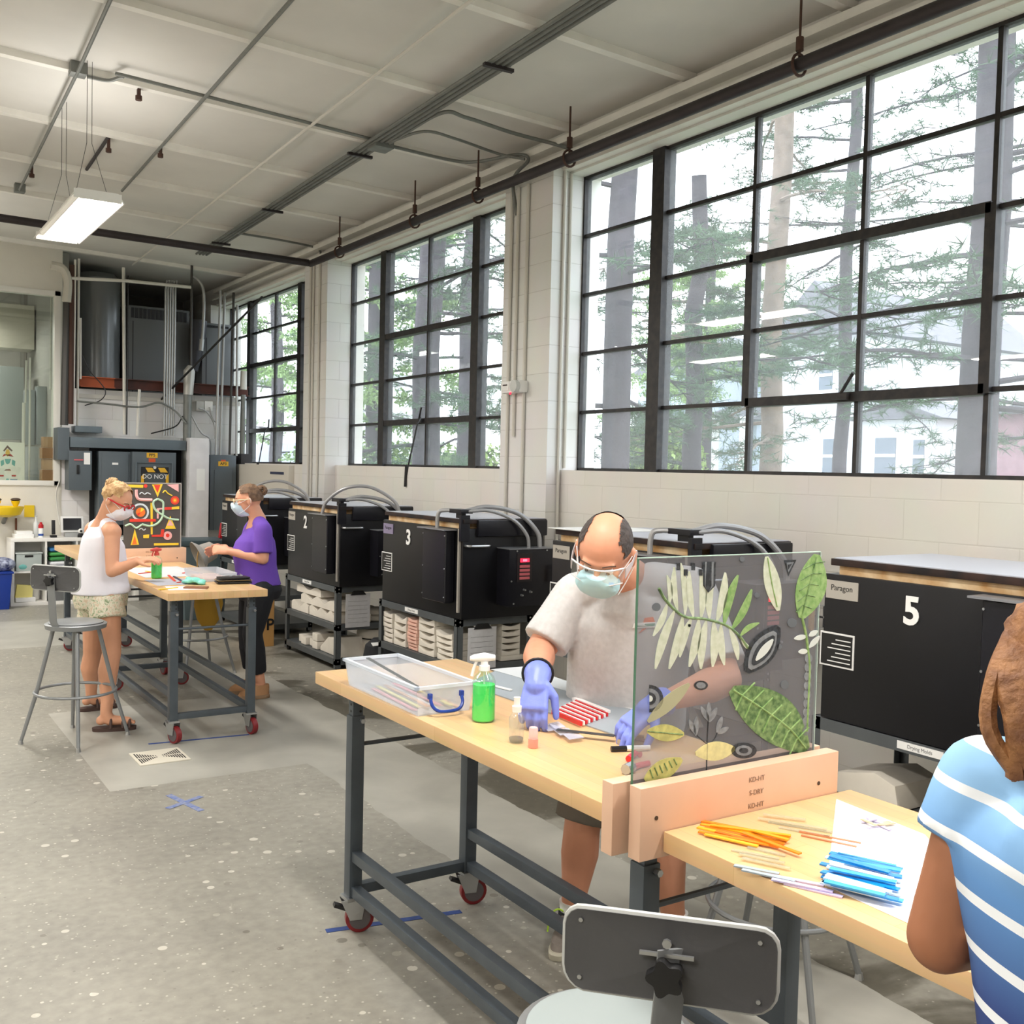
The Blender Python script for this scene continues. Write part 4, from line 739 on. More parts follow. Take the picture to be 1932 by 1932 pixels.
a=at(-25,1072,y=12.9); b=at(20,1072,y=12.9); bb=thing('storage_tub','blue storage tub on the floor at the left edge','tub',((a.x+b.x)/2,12.9,0)); part('tub',MB().prism([(.03,0),(b.x-a.x-.03,0),(b.x-a.x,.40),(0,.40)],(a.x,12.75,0),(1,0,0),(0,0,1),(0,.45,0)),M('royal_blue_plastic','12358f',.35),bb,bevel=.01); part('rim',MB().box((a.x-.015,12.74,.40),(b.x+.015,13.22,.42)),MC['royal_blue_plastic'],bb,bevel=.004)
solo('crumpled_bag',MB().ell(((a.x+b.x)/2+.03,12.95,.49),(.15,.15,.085)),M('blue_white_bag','b9c0d6',.7,n=(25,.6),col2='27305e'),'crumpled white and blue bag on the blue tub','bag')
# power strip and cord
run('cable',[at(113,905,y=13.35),at(106,930,y=13.35),at(108,960,y=13.35),at(113,990,y=13.3)],.008,whitec,'white cord hanging beside the safety switch','cable',smooth_=True)
# floor marks and drain
tape=M('blue_marking_tape','2f4a8c',.7,n=(30,.25)); 
def tapeline(u0,v0,u1,v1,w,label,pieces=((0,1),)):
    a=at(u0,v0,z=0);b=at(u1,v1,z=0); mb=MB()
    for s,e in pieces: mb.bar(a+(b-a)*s+Vector((0,0,.001)),a+(b-a)*e+Vector((0,0,.001)),w,.0015)
    return solo('floor_tape',mb,tape,label,'floor tape')
tapeline(280,1404,470,1386,.022,'dark blue tape line on the floor before the far workbench casters'); tapeline(615,1757,870,1720,.03,'blue tape line under the near workbench casters')
x_=thing('floor_tape','worn blue tape cross on the open floor','floor tape',tuple(at(348,1512,z=0))); 
for k,(u0,v0,u1,v1) in enumerate(((318,1500,380,1530),(316,1526,380,1503))): part('strip',MB().bar(at(u0,v0,z=0)+Vector((0,0,.001+.001*k)),at(u1,v1,z=0)+Vector((0,0,.001+.001*k)),.034,.0012),M('worn_blue_tape','5a6ea6',.8,n=(40,.25),col2='8b90a6'),x_)
d=thing('floor_drain','square cream floor drain with slotted grate','drain',(1.53,6.02,0)); dm=M('cream_enamel','d6d0c0',.5)
part('plate',MB().box((1.39,5.88,0),(1.67,6.16,.006)),dm,d,bevel=.002); sl=MB()
for sgn in (-1,1):
    for k in range(9): w=.02+.085*k/8; x=1.53+sgn*(.02+.10*k/8); sl.box((x-.0035,6.02-w,.006),(x+.0035,6.02-.008,.0066)); sl.box((x-.0035,6.02+.008,.006),(x+.0035,6.02+w,.0066))
part('slots',sl,holem,d,kind='stuff')
# ---------- painted glass panels ----------
def on(y,pts): return [at(u,v,y=y) for u,v in pts]
def flat(name,y,pts,mat,par,th=.0012):
    P3=on(y,pts); o=P3[0]; return part(name,MB().prism([(p.x-o.x,p.z-o.z) for p in P3],o,(1,0,0),(0,0,1),(0,-th,0)),mat,par,smooth=False)
def line(name,y,pts,mat,par,w=.003,sm=True):
    P3=on(y,pts); P3=arc(P3,5) if sm else P3; return part(name,MB().tube(P3,w,6),mat,par)
def leafpts(a,b,w,n=9,bend=0):
    a=Vector(a);b=Vector(b); d=b-a; nn=Vector((-d.y,d.x)).normalized(); L=[];Rr=[]
    for i in range(n+1):
        t=i/n; c=a+d*t+nn*bend*math.sin(PI*t); h=w*math.sin(PI*min(1,t*.92+.04))**.8; L.append(tuple(c+nn*h)); Rr.append(tuple(c-nn*h))
    return L+Rr[::-1]
t=thing('painted_glass','upright grey glass panel painted with green leaves on the near workbench','glass panel',(1.73,1.725,.865))
gy=1.724
for k_,(c_,c2_) in {'paint_leaf_green':('7fa95f','a9c985'),'paint_dark_green':('4c6f40','8fae72'),'paint_pale_green':('cdd6bd','e0e6d4')}.items(): M(k_,c_,.5,n=(70,.35),col2=c2_,alpha=.8)
M('paint_dark_slate','3a4047',.5,alpha=.8,n=(90,.5)); M('paint_grey','9aa0a6',.5,alpha=.7,n=(90,.3))
gz_=on(gy,[(1237,1053),(1572,1040),(1545,1413),(1210,1474)])
x0,x1=1.452,2.035; part('pane',MB().box((x0,gy,.866),(x1,gy+.006,gz_[0].z)),glassy('smoky_panel',(.86,.87,.88),.05,.22,(.66,.66,.69),.05),t)
yy=gy-.0005; pg=M('paint_leaf_green','6f9a50',.5,n=(60,.35),col2='a9c985'); pd=M('paint_dark_green','3f6136',.5,n=(40,.3)); pw=M('paint_pale_green','c9d3b4',.5,n=(50,.2)); pk=M('paint_dark_slate','2c3138',.5); ps=M('paint_grey','8f959b',.5); py_=M('paint_yellow_green','c9c878',.5,n=(60,.3)); pwh=M('paint_milky','cfd6d2',.5)
sx=[(1243,1110),(1258,1135),(1290,1163),(1330,1168),(1370,1180),(1395,1200),(1410,1222)]
fr=line('frond_stem',yy,sx,pd,t,.0035)
for i,(a,b,w) in enumerate([((1262,1140),(1258,1085),5),((1278,1152),(1272,1070),6),((1292,1160),(1284,1062),6),((1308,1164),(1300,1078),7),((1322,1167),(1322,1075),7),((1338,1168),(1345,1082),7),((1352,1172),(1368,1080),8),((1366,1178),(1392,1085),8),((1380,1188),(1418,1112),7),((1396,1200),(1432,1175),5)]): flat('frond_leaflet',yy,leafpts(a,b,w,bend=4*(-1)**i),pw if i<7 else pg,fr)
for i,(a,b,w) in enumerate([((1258,1140),(1232,1200),6),((1272,1152),(1236,1262),8),((1288,1162),(1262,1262),8),((1304,1166),(1282,1240),7),((1318,1168),(1300,1258),8),((1332,1170),(1322,1262),8),((1346,1172),(1344,1258),8),((1360,1178),(1366,1255),7),((1376,1186),(1392,1245),6),((1398,1205),(1422,1228),4)]): flat('frond_leaflet',yy,leafpts(a,b,w,bend=-3*(-1)**i),pw,fr)
l=flat('hanging_leaf',yy,leafpts((1446,1050),(1468,1152),15),pw,t); line('leaf_vein',yy-.001,[(1448,1052),(1456,1100),(1466,1145)],pg,l,.002)
l=flat('large_leaf',yy,leafpts((1541,1046),(1512,1166),28,bend=-4),pg,t); line('leaf_vein',yy-.0012,[(1540,1052),(1528,1100),(1513,1162)],pd,l,.0025)
for k in range(5): line('leaf_vein',yy-.0012,[(1538-6*k,1062+20*k),(1556-6*k,1060+22*k)],pd,l,.0015,False); line('leaf_vein',yy-.0012,[(1538-6*k,1062+20*k),(1514-3*k,1075+20*k)],pd,l,.0015,False)
line('braided_stem',yy,[(1512,1160),(1520,1195),(1524,1225),(1527,1260),(1525,1310),(1522,1380)],pg,t,.0035)
for k in range(9): flat('braid_bead',yy,leafpts((1526-.6*k,1232+17*k),(1524-.6*k,1252+17*k),7),ps,t)
for a,b in (((1522,1200),(1498,1205)),((1526,1200),(1542,1190)),((1526,1222),(1546,1200)),((1524,1228),(1506,1230))): flat('small_leaf',yy,leafpts(a,b,5),pwh,t)
for i,(a,b,w) in enumerate((((1408,1268),(1468,1182),26),((1414,1262),(1462,1192),19),((1420,1254),(1460,1200),13),((1426,1246),(1458,1206),7))): flat('arch_band',yy-.0012*i,leafpts(a,b,w),(pk,ps,pk,pwh)[i],t)
l=flat('striped_leaf',yy,leafpts((1380,1300),(1522,1415),44,14,bend=-8),pd,t); line('leaf_vein',yy-.0013,[(1384,1302),(1440,1338),(1490,1375),(1520,1412)],pg,l,.0025)
for k in range(7):
    u,v=1400+17*k,1312+14*k; line('leaf_vein',yy-.0013,[(u,v),(u+24,v-24)],pg,l,.0022,False); line('leaf_vein',yy-.0013,[(u,v),(u-12,v+28)],pg,l,.0022,False)
for r,mt in ((26,pk),(19,ps),(12,pk),(6,pwh)): flat('ring_half',yy-.0012*(26-r)/7,[(1225+r*math.sin(a),1318-r*math.cos(a)) for a in [PI*i/12 for i in range(13)]],mt,t)
for r,mt in ((20,pk),(13,ps),(7,pk)): flat('oval_ring',yy-.0012*(20-r)/6,[(1403+r*1.2*math.cos(a),1416+r*.75*math.sin(a)) for a in [2*PI*i/20 for i in range(20)]],mt,t)
for r,mt in ((12,pk),(8,ps)): flat('oval_ring',yy-.0012*(12-r)/4,[(1322+r*1.1*math.cos(a),1293+r*.75*math.sin(a)) for a in [2*PI*i/16 for i in range(16)]],mt,t)
flat('slender_leaf',yy,leafpts((1222,1362),(1300,1290),13),M('paint_olive_wash','a8a888',.5),t); l=flat('oval_leaf',yy,leafpts((1221,1380),(1290,1385),16),py_,t); line('leaf_vein',yy-.0013,[(1222,1380),(1288,1386)],pd,l,.0015,False)
l=flat('shell_leaf',yy,leafpts((1216,1472),(1286,1432),18),py_,t)
for k in range(6): line('leaf_vein',yy-.0013,[(1226+9*k,1452-4*k),(1232+9*k,1468-5*k)],pd,l,.0018,False)
flat('pale_mass',yy,leafpts((1312,1422),(1386,1412),18),M('paint_pale_yellow','ddd79a',.5,n=(50,.2)),t)
st=line('flower_stem',yy,[(1333,1455),(1334,1400),(1337,1350)],pk,t,.0016)
for a,b in (((1337,1360),(1322,1333)),((1337,1362),(1337,1325)),((1338,1362),(1352,1335)),((1312,1385),(1300,1358)),((1312,1388),(1314,1352)),((1352,1382),(1362,1352)),((1354,1384),(1374,1372))): flat('petal',yy,leafpts(a,b,5),ps,st)
line('twig',yy,[(1335,1405),(1320,1392),(1311,1382)],pk,st,.0012); line('twig',yy,[(1335,1408),(1348,1394),(1354,1380)],pk,st,.0012)
for i in range(4): flat('dark_bar',yy-.0014,[(1276+14*i,1062+(i%2)*12),(1283+14*i,1062+(i%2)*12),(1283+14*i,1076+(i%2)*10),(1276+14*i,1076+(i%2)*10)],pk,t)
for k,(w,mt) in enumerate(((12,pk),(8,ps),(4,pk))): flat('nested_arch',yy-.0014-.0012*k,[(1338-w,1060),(1338+w,1060),(1338+w*.9,1105),(1336,1118),(1334-w*.6,1105)],mt,t)
for k,(s,mt) in enumerate(((1,pk),(.6,ps),(.3,pk))): flat('triangle_mark',yy-.0012*k,[(1490-11*s,1069-12*s),(1490+12*s,1067-11*s),(1487,1069+18*s)],mt,t)
for u,v,r in ((1428,1123,5),(1494,1175,9),(1470,1220,5),(1480,1292,8),(1300,1180,3),(1400,1055,5),(1238,1145,8)): flat('dot_mark',yy,[(u+r*math.cos(a),v+r*math.sin(a)) for a in [2*PI*i/10 for i in range(10)]],M('paint_mid_slate','60666c',.5),t)
part('edge_strip',MB().box((x0-.002,gy,.866),(x0,gy+.006,gz_[0].z)),M('green_glass_edge','4f7a62',.2),t); part('edge_strip',MB().box((x1,gy,.866),(x1+.002,gy+.006,gz_[0].z)),M('pale_glass_edge','bcd6c8',.2),t); part('edge_strip',MB().box((x0,gy,gz_[0].z),(x1,gy+.006,gz_[0].z+.002)),MC['pale_glass_edge'],t)
# far panel
fy=8.203; t=thing('decorated_panel','dark glass panel covered in red, yellow and pink shapes on the far workbench','glass panel',(2.0,fy,.865)); c0=on(fy,[(234,912),(341,910),(341,1032)])
part('pane',MB().box((c0[0].x,fy+.002,.866),(c0[1].x,fy+.008,c0[0].z)),M('charcoal_panel','54504c',.3),t); part('pale_border',MB().box((c0[0].x,fy+.001,c0[0].z),(c0[1].x+.006,fy+.009,c0[0].z+.008)).box((c0[1].x,fy+.001,.866),(c0[1].x+.008,fy+.009,c0[0].z)),M('grey_border','a7a29c',.4),t)
rd=M('enamel_red','e2402f',.4); yl=M('enamel_yellow','f3cf3c',.4); og=M('enamel_orange','f0782c',.4); pk2=M('enamel_pink','f0b6b4',.4); wh=M('enamel_pale_blue','d3dde2',.4); gn=M('enamel_mint','b4d3b8',.4)
def z3(u,v): return (220+u/5.682,820+v/5.683)
def fl(n,pts,m,k=0): return flat(n,fy-.0012*k,[z3(*p) for p in pts],m,t)
def ring(n,u,v,r,m,k=0): return fl(n,[(u+r*math.cos(a),v+r*math.sin(a)) for a in [2*PI*i/20 for i in range(20)]],m,k)
def ln(n,pts,m,w=.008,sm=True): return line(n,fy,[z3(*p) for p in pts],m,t,w,sm)
fl('yellow_bar',[(110,535),(285,540),(285,570),(110,565)],yl); ring('red_dot',310,550,20,rd,1)
fl('triangle_border',[(378,535),(495,530),(440,670)],yl); fl('triangle_core',[(398,540),(470,538),(438,625)],rd,1); fl('pink_corner',[(535,535),(665,530),(665,615)],pk2)
ln('candy_curve',[(210,590),(215,660),(250,695),(380,700)],pk2,.012); ln('squiggle',[(245,640),(270,620),(300,640),(330,625),(365,640)],wh,.004); ln('squiggle',[(495,625),(520,600),(550,630),(595,655)],yl,.005)
ring('ring_outer',625,705,46,rd); ring('ring_mid',625,705,28,og,1); ring('ring_core',625,705,13,yl,2)
ring('wheel_outer',252,830,95,wh); ring('wheel_inner',252,830,74,MC['charcoal_panel'],1); ring('wheel_core',257,832,50,og,2); fl('wheel_slice',[(257,832),(300,800),(285,790),(262,785)],yl,3); fl('wheel_slice',[(257,832),(215,850),(235,875)],rd,3)
fl('yellow_post',[(362,730),(388,730),(386,1070),(366,1070)],yl); ln('mint_loop',[(440,690),(395,720),(400,780),(440,830),(490,860),(560,900),(665,915)],gn,.009); ln('mint_loop',[(440,690),(495,720),(500,790),(490,880),(440,950),(360,980),(270,960)],gn,.009)
fl('red_bar',[(140,905),(420,905),(420,932),(140,935)],rd,1); fl('red_bar',[(510,778),(590,775),(590,805),(510,808)],rd,1); fl('yellow_bar',[(590,775),(672,768),(672,798),(590,803)],yl,1); fl('pink_frame',[(430,790),(500,785),(500,800),(455,805),(450,900),(432,900)],pk2,2)
fl('triangle_border',[(575,870),(635,1010),(520,1010)],yl,1); fl('triangle_core',[(575,915),(610,975),(540,975)],pk2,2); fl('triangle_border',[(195,1010),(240,1180),(150,1185)],yl,1); fl('triangle_core',[(195,1080),(218,1175),(165,1178)],og,2)
ring('flower_outer',547,1083,47,pk2); ring('flower_core',547,1080,20,rd,1); fl('red_elbow',[(375,1075),(470,1072),(480,1015),(510,1015),(505,1095),(375,1095)],rd); fl('yellow_strip',[(400,1165),(665,1160),(665,1185),(400,1190)],yl); fl('yellow_patch',[(285,1075),(350,1070),(345,1110),(285,1110)],yl); ln('pale_wave',[(90,980),(150,960),(210,1000),(270,965)],gn,.008); ln('squiggle',[(240,1020),(265,1005),(290,1025),(312,1010)],wh,.004)
# ---------- things on the near workbench ----------
ZT=.9205
b=thing('plastic_box','clear plastic box with blue handle on the far end of the near workbench','box',(1.60,3.10,ZT)); clr=glassy('clear_polypropylene',(.97,.98,1),.07,.34,(.93,.95,.97),.15)
def tray(t,x0,x1,y0,y1,z0,z1,tp,mat,th=.003):
    mb=MB(); o=[(x0+tp,y0+tp,z0),(x1-tp,y0+tp,z0),(x1-tp,y1-tp,z0),(x0+tp,y1-tp,z0),(x0,y0,z1),(x1,y0,z1),(x1,y1,z1),(x0,y1,z1)]; i=[(x+th*sx,y+th*sy,z+(th if k<4 else 0)) for k,((x,y,z),(sx,sy)) in enumerate(zip(o,[(1,1),(-1,1),(-1,-1),(1,-1)]*2))]
    mb.add(o+i,[(3,2,1,0),(0,1,5,4),(1,2,6,5),(2,3,7,6),(3,0,4,7),(8,9,10,11),(8,12,13,9),(9,13,14,10),(10,14,15,11),(11,15,12,8),(4,5,13,12),(5,6,14,13),(6,7,15,14),(7,4,12,15)]); return part('tub',mb,mat,t)
tray(b,1.50,1.71,2.83,3.38,ZT,1.012,.012,clr); rm=MB(); 
for a in ((1.494,2.824,1.716,2.836),(1.494,3.374,1.716,3.386),(1.494,2.824,1.506,3.386),(1.704,2.824,1.716,3.386)): rm.box((a[0],a[1],1.006),(a[2],a[3],1.016))
part('rim',rm,glassy('rim_plastic',(.95,.97,1),.1,.55,(.93,.95,.97),.15),b); navy=M('navy_handle','1f3f9a',.35)
part('handle',MB().tube(arc([(1.545,2.826,.985),(1.547,2.812,.955),(1.57,2.802,.938),(1.63,2.802,.938),(1.655,2.812,.955),(1.657,2.826,.985)],5),.0055,8),navy,b); part('handle_mount',MB().box((1.538,2.818,.975),(1.55,2.83,.992)).box((1.652,2.818,.975),(1.664,2.83,.992)),navy,b)
stripc=lambda n,c: M(n,c,.25,spec=.6)
def strip(pa,pb,w,z,mat,label,grp,h=.003,cat='glass strip',name='glass_strip'):
    a=at(*pa,z=z) if len(pa)==2 else Vector(pa); c=at(*pb,z=z) if len(pb)==2 else Vector(pb)
    return solo(name,MB().bar(a+Vector((0,0,h/2)),c+Vector((0,0,h/2)),w,h),mat,label,cat,grp)
rr=random.Random(11)
for i in range(7):
    x=1.53+.024*i; y=2.87+.05*rr.random(); strip((x,y,.926+.0035*(i%3)),(x+.02,y+.30+.1*rr.random(),.926+.0035*(i%3)),.014,0,stripc(['box_pink','box_yellow','box_orange','box_clear'][i%4],['f28fa0','f5ec8a','f5b38a','d9dfe2'][i%4]),'pastel glass strip inside the clear plastic box','glass strips in the clear box')
solo('steel_ruler',MB().bar((1.56,3.32,1.022),(1.66,2.93,.93),.016,.002),chrome,'long steel tool leaning in the clear plastic box','ruler')
def bottle_spray(label,x,y,hs,liq,head,rz=0,sc=1.0):
    t=thing('spray_bottle',label,'spray bottle',(x,y,ZT),rz); s=sc; P=lambda n,mb,m,par=None,**k: part(n,mb,m,par or t,local=True,**k)
    P('liquid',MB().lathe([(.028*s,.002),(.032*s,.006*s),(.032*s,hs*.92),(.0,hs*.92)],n=28),liq); P('bottle',MB().lathe([(.031*s,0),(.034*s,.005*s),(.034*s,.112*s),(.029*s,.128*s),(.015*s,.142*s),(.013*s,.150*s)],n=28,cap=False),glassy('clear_bottle',(.95,.99,.97),.12),t)
    h=P('spray_head',MB().lathe([(.016*s,.146*s),(.016*s,.160*s),(.011*s,.162*s),(.011*s,.172*s)],n=16),head); P('nozzle',MB().loft([((-.03*s,0,.182*s),(0,.009*s,0),(0,0,.008*s)),((0,0,.184*s),(0,.011*s,0),(0,0,.013*s)),((.03*s,0,.182*s),(0,.010*s,0),(0,0,.010*s)),((.042*s,0,.181*s),(0,.007*s,0),(0,0,.006*s))],14,2.5),head,h)
    P('trigger',MB().tube(arc([(.022*s,0,.175*s),(.030*s,0,.155*s),(.036*s,0,.13*s)],4),.0045*s,8),head,h); P('dip_tube',MB().tube([(0,0,.01*s),(0,0,.14*s)],.002*s,6),whitep,t); return t
gl_liq=M('green_cleaner','3fe866',.25)
bottle_spray('green spray bottle in the middle of the near workbench',1.665,2.70,.125,gl_liq,whitep,R(160),1.08)
t=thing('small_bottle','small clear bottle with white pump cap by the blue gloved hand','bottle',(1.617,2.44,ZT)); part('glass',MB().lathe([(.020,0),(.022,.004),(.022,.072),(.012,.088)],(1.617,2.44,ZT),24,cap=False),glassy('clear_vial',(.96,.98,.98),.14,.06,(.9,.9,.95)),t); part('cap',MB().lathe([(.013,.088),(.014,.105),(.009,.108),(.009,.124),(.010,.13)],(1.617,2.44,ZT),18),whitep,t); part('water',MB().lathe([(.018,.002),(.020,.008),(.020,.014)],(1.617,2.44,ZT),20),glassy('vial_water',(.8,.83,.85),.1),t)
t=thing('small_bottle','tiny pink capped bottle beside the clear pump bottle','bottle',(1.628,2.37,ZT)); part('glass',MB().lathe([(.013,0),(.014,.003),(.014,.026)],(1.628,2.37,ZT),20),M('pink_liquid','ee9c92',.3),t); part('cap',MB().lathe([(.0125,.026),(.013,.055),(.011,.058)],(1.628,2.37,ZT),20),glassy('frost_pink',(1,.93,.92),.05,.6,(.96,.85,.84)),t)
def sheet(name,pts,z,th,mat,label,cat,group=None):
    P3=[at(u,v,z=z) for u,v in pts]; o=P3[0]; return solo(name,MB().prism([(p.x-o.x,p.y-o.y) for p in P3],(o.x,o.y,z),(1,0,0),(0,1,0),(0,0,th)),mat,label,cat,group,smooth=False)
sheet('cutting_board',[(878,1292),(940,1265),(1208,1345),(1165,1390)],ZT,.004,M('blue_grey_board','9aa3ab',.5),'blue grey board under the gloved hands','board')
sheet('work_paper',[(925,1263),(985,1258),(1210,1330),(1206,1343)],ZT+.0045,.001,M('pale_sheet','c9cdd0',.6),'pale sheet along the back of the blue grey board','paper')
strip((888,1284),(965,1303),.012,ZT+.006,whitep,'white strip beside the green spray bottle','',.004); strip((884,1291),(905,1296),.010,ZT+.0105,stripc('glass_red','d4222a'),'short red strip on the white strip',None,.004)
redg=stripc('glass_red','d4222a'); whg=stripc('glass_white','f1eceb'); zb=ZT+.0055
a0=at(1042,1347,z=zb);a1=at(1097,1370,z=zb);b0=at(1086,1327,z=zb);b1=at(1146,1352,z=zb)
for i in range(11):
    f_=i/10.0; p=a0.lerp(b0,f_); q_=a1.lerp(b1,f_); strip(tuple(p),tuple(q_),.0062,0,redg if i%2==0 else whg,'%s glass strip standing in the red and white row under the glove'%('red' if i%2==0 else 'white'),'%s strips in the striped row'%('red' if i%2==0 else 'white'),.012 if i else .014)
strip((1084,1321),(1147,1346),.02,zb,whg,'white glass strip lying behind the red and white row',None,.010)
for i,(u,v,w) in enumerate(((1000,1362,20),(1022,1370,24),(1045,1378,26),(1062,1386,26),(1035,1366,18))): sheet('plastic_packet',[(u,v),(u+w,v-4),(u+w+14,v+6),(u+12,v+10)],ZT+.0046+.0022*i,.002,glassy('packet_film',(.95,.96,1),.15,.35,(.9,.9,.95)),'small clear plastic packet between the hands, '+['nearest the pump bottle','second along','third along','nearest the black ruler','lying across the others'][i],'packet','clear packets on the board')
strip((1050,1377),(1160,1389),.022,ZT+.016,M('dark_steel_rule','4b4e52',.35,.6),'black ruler held under the right glove',None,.002,'ruler','ruler')
def tool(label,cat,name,parts_):
    t=thing(name,label,cat,tuple(at(*parts_[0][1][0],z=ZT)))
    for n_,pts,r,m_ in parts_: part(n_,MB().tube([at(u,v,z=ZT+r+ (0.0)) for u,v in pts],r,8),m_,t)
    return t
tool('steel pliers lying by the left edge of the leafy glass panel','pliers','pliers',[('handle',[(1172,1396),(1190,1388),(1215,1390)],.005,M('copper_tool','a5785f',.4,.5)),('handle',[(1175,1400),(1195,1394),(1222,1398)],.005,M('purple_grip','8a4a6c',.5)),('jaw',[(1168,1400),(1180,1396)],.008,chrome)])
tool('black and white marker pen beside the pliers','marker','marker_pen',[('cap',[(1153,1413),(1182,1412)],.008,blk),('barrel',[(1182,1412),(1226,1411)],.008,whitep)])
tool('red handled glass cutter nearest the pine planks','glass cutter','glass_cutter',[('handle',[(1186,1432),(1198,1421),(1208,1424)],.009,redg),('handle',[(1190,1450),(1205,1444),(1224,1440)],.008,redg),('head',[(1180,1452),(1192,1446)],.014,chrome)])
# ---------- things on the nearest workbench ----------
PS='glass strips on the nearest workbench'
orgs=[('strip_orange','f58a1c'),('strip_amber','f5a51f'),('strip_deep_orange','ef6f12'),('strip_yellow','f7bb2a')]
ol=[((1318,1549),(1490,1582)),((1322,1556),(1485,1588)),((1330,1562),(1480,1594)),((1316,1562),(1440,1590)),((1318,1570),(1452,1596)),((1340,1558),(1492,1578)),((1350,1570),(1470,1600)),((1330,1575),(1430,1598)),((1400,1572),(1510,1612)),((1420,1568),(1488,1586))]
for i,(a_,c_) in enumerate(ol): n_,c=orgs[i%4]; strip(a_,c_,.011,ZT+.0035*(i//4),stripc(n_,c),'%s glass strip in the fanned pile beside the planks'%n_[6:].replace('_',' '),'%s strips in the orange pile'%n_[6:].replace('_',' '))
for i,(a_,c_) in enumerate((((1508,1570),(1624,1592)),((1512,1577),(1616,1599)))): strip(a_,c_,.006,ZT,stripc('strip_copper','cf8a62'),['copper coloured glass strip, nearer the wall','copper coloured glass strip, nearer the orange pile'][i],'copper strips')
bl=[((1566,1610),(1702,1642)),((1558,1618),(1698,1650)),((1580,1612),(1690,1636)),((1548,1630),(1640,1652)),((1560,1636),(1700,1664)),((1556,1646),(1690,1670)),((1550,1654),(1680,1682)),((1560,1662),(1700,1690)),((1576,1672),(1704,1702)),((1600,1640),(1702,1656)),((1570,1650),(1660,1672)),((1590,1625),(1700,1644))]
rb=random.Random(5)
for _ in range(12):
    k_=rb.random(); u_=1548+24*rb.random()+20*(1-k_)*rb.random(); v_=1612+58*k_; bl.append(((u_,v_),(u_+112+14*rb.random(),v_+26+8*rb.random())))
for i,(a_,c_) in enumerate(bl): n_,c=[('strip_bright_blue','1488d8'),('strip_pale_blue','c9e2f2'),('strip_sky_blue','35a5e4')][i%3]; strip(a_,c_,.015,ZT+.0035*(i//4),stripc(n_,c),'%s glass strip in the crossed blue pile'%n_[6:].replace('_',' '),'%s strips in the blue pile'%n_[6:].replace('_',' '))
for i,(a_,c_) in enumerate((((1385,1634),(1470,1650)),((1400,1642),(1500,1664)),((1436,1650),(1555,1672)),((1456,1660),(1572,1684)),((1480,1668),(1590,1694)))): strip(a_,c_,.011,ZT+.0035*(i%2),stripc('strip_lilac' if i>1 else 'strip_smoke','c9bfe4' if i>1 else 'a9b4bb'),'%s glass strip near the front edge of the nearest workbench'%('lilac' if i>1 else 'smoke grey'),'%s strips at the front edge'%('lilac' if i>1 else 'smoke grey'))
clg=glassy('clear_strip',(.93,.94,.90),.14,.18,(.95,.95,.9))
for i,(a_,c_) in enumerate((((1380,1605),(1470,1622)),((1395,1612),(1480,1630)),((1410,1600),(1482,1616)),((1430,1545),(1560,1566)),((1450,1552),(1570,1572)),((1440,1538),(1520,1548)),((1470,1562),(1565,1580)),((1400,1620),(1490,1640)))): strip(a_,c_,.010,ZT+.0032*(i%2),clg,'clear glass strip %s'%('before the orange pile' if i<3 or i==7 else 'between the orange pile and the planks'),'clear strips '+('before the orange pile' if i<3 or i==7 else 'by the planks'))
sheet('paper_sheet',[(1578,1508),(1745,1575),(1800,1640),(1840,1800),(1560,1672)],ZT,.0006,M('white_paper','f6f4fa',.6),'large white paper under the blue glass strips','paper')
for i in range(7):
    an=i*.9; c_=at(1655,1557,z=ZT); p=c_+Vector((.02*math.cos(an),.02*math.sin(an),.0014+.002*(i%4))); d_=Vector((math.cos(an*1.7),math.sin(an*1.7),0))*.022; solo('glass_shard',MB().bar(p-d_,p+d_,.009,.002),stripc('shard_lilac','b9b2cc') if i%3 else stripc('shard_straw','c9b890'),'small glass shard in the heap at the back of the white paper','glass shard','shards on the white paper')
# ---------- things on the far workbench ----------
bottle_spray('green spray bottle with red trigger on the far workbench',1.76,7.05,.11,gl_liq,M('red_white_trigger','d9544a',.4),R(200),1.05)
b=thing('plastic_box','clear shallow plastic box before the woman in purple','box',(2.07,6.95,ZT)); tray(b,1.97,2.2,6.72,7.16,ZT,.975,.01,clr); part('pink_sheets',MB().box((2.0,6.76,.925),(2.17,7.1,.935)),M('pale_pink_card','eec9bd',.7),b)
solo('work_paper',MB().box((1.70,7.1,ZT),(2.1,7.8,ZT+.001)),M('pale_sheet','c9cdd0',.6),'pale sheet toward the planks on the far workbench','paper'); solo('work_paper',MB().box((1.66,6.62,ZT),(1.92,6.98,ZT+.001)),M('grey_sheet','a9aab4',.6),'grey sheet with sketches on the far workbench','paper')
solo('white_paper',MB().prism([(0,0),(.22,-.03),(.25,.15),(.03,.2)],(1.66,6.36,ZT),(1,0,0),(0,1,0),(0,0,.001)),MC['white_paper'],'white paper near the corner of the far workbench','paper')
for i,(a_,c_,m_,lab) in enumerate((((262,1083),(285,1080),'enamel_red','short red strip near the woman in white'),((275,1078),(300,1082),'enamel_yellow','yellow strip near the woman in white'),((318,1086),(330,1097),'enamel_red','red strip beside the teal cloth'),((328,1088),(345,1098),'navy_print','blue strip beside the teal cloth'),((300,1113),(335,1109),'enamel_yellow','yellow pencil near the far workbench corner'),((345,1082),(365,1078),'enamel_red','red handled tool behind the teal cloth'),((335,1100),(352,1096),'enamel_red','red marker left of the teal cloth'))): strip(a_,c_,.014,ZT+.0015,MC[m_],lab,None,.005,'craft piece','craft_piece')
cl=MB(); c_=at(366,1102,z=ZT)
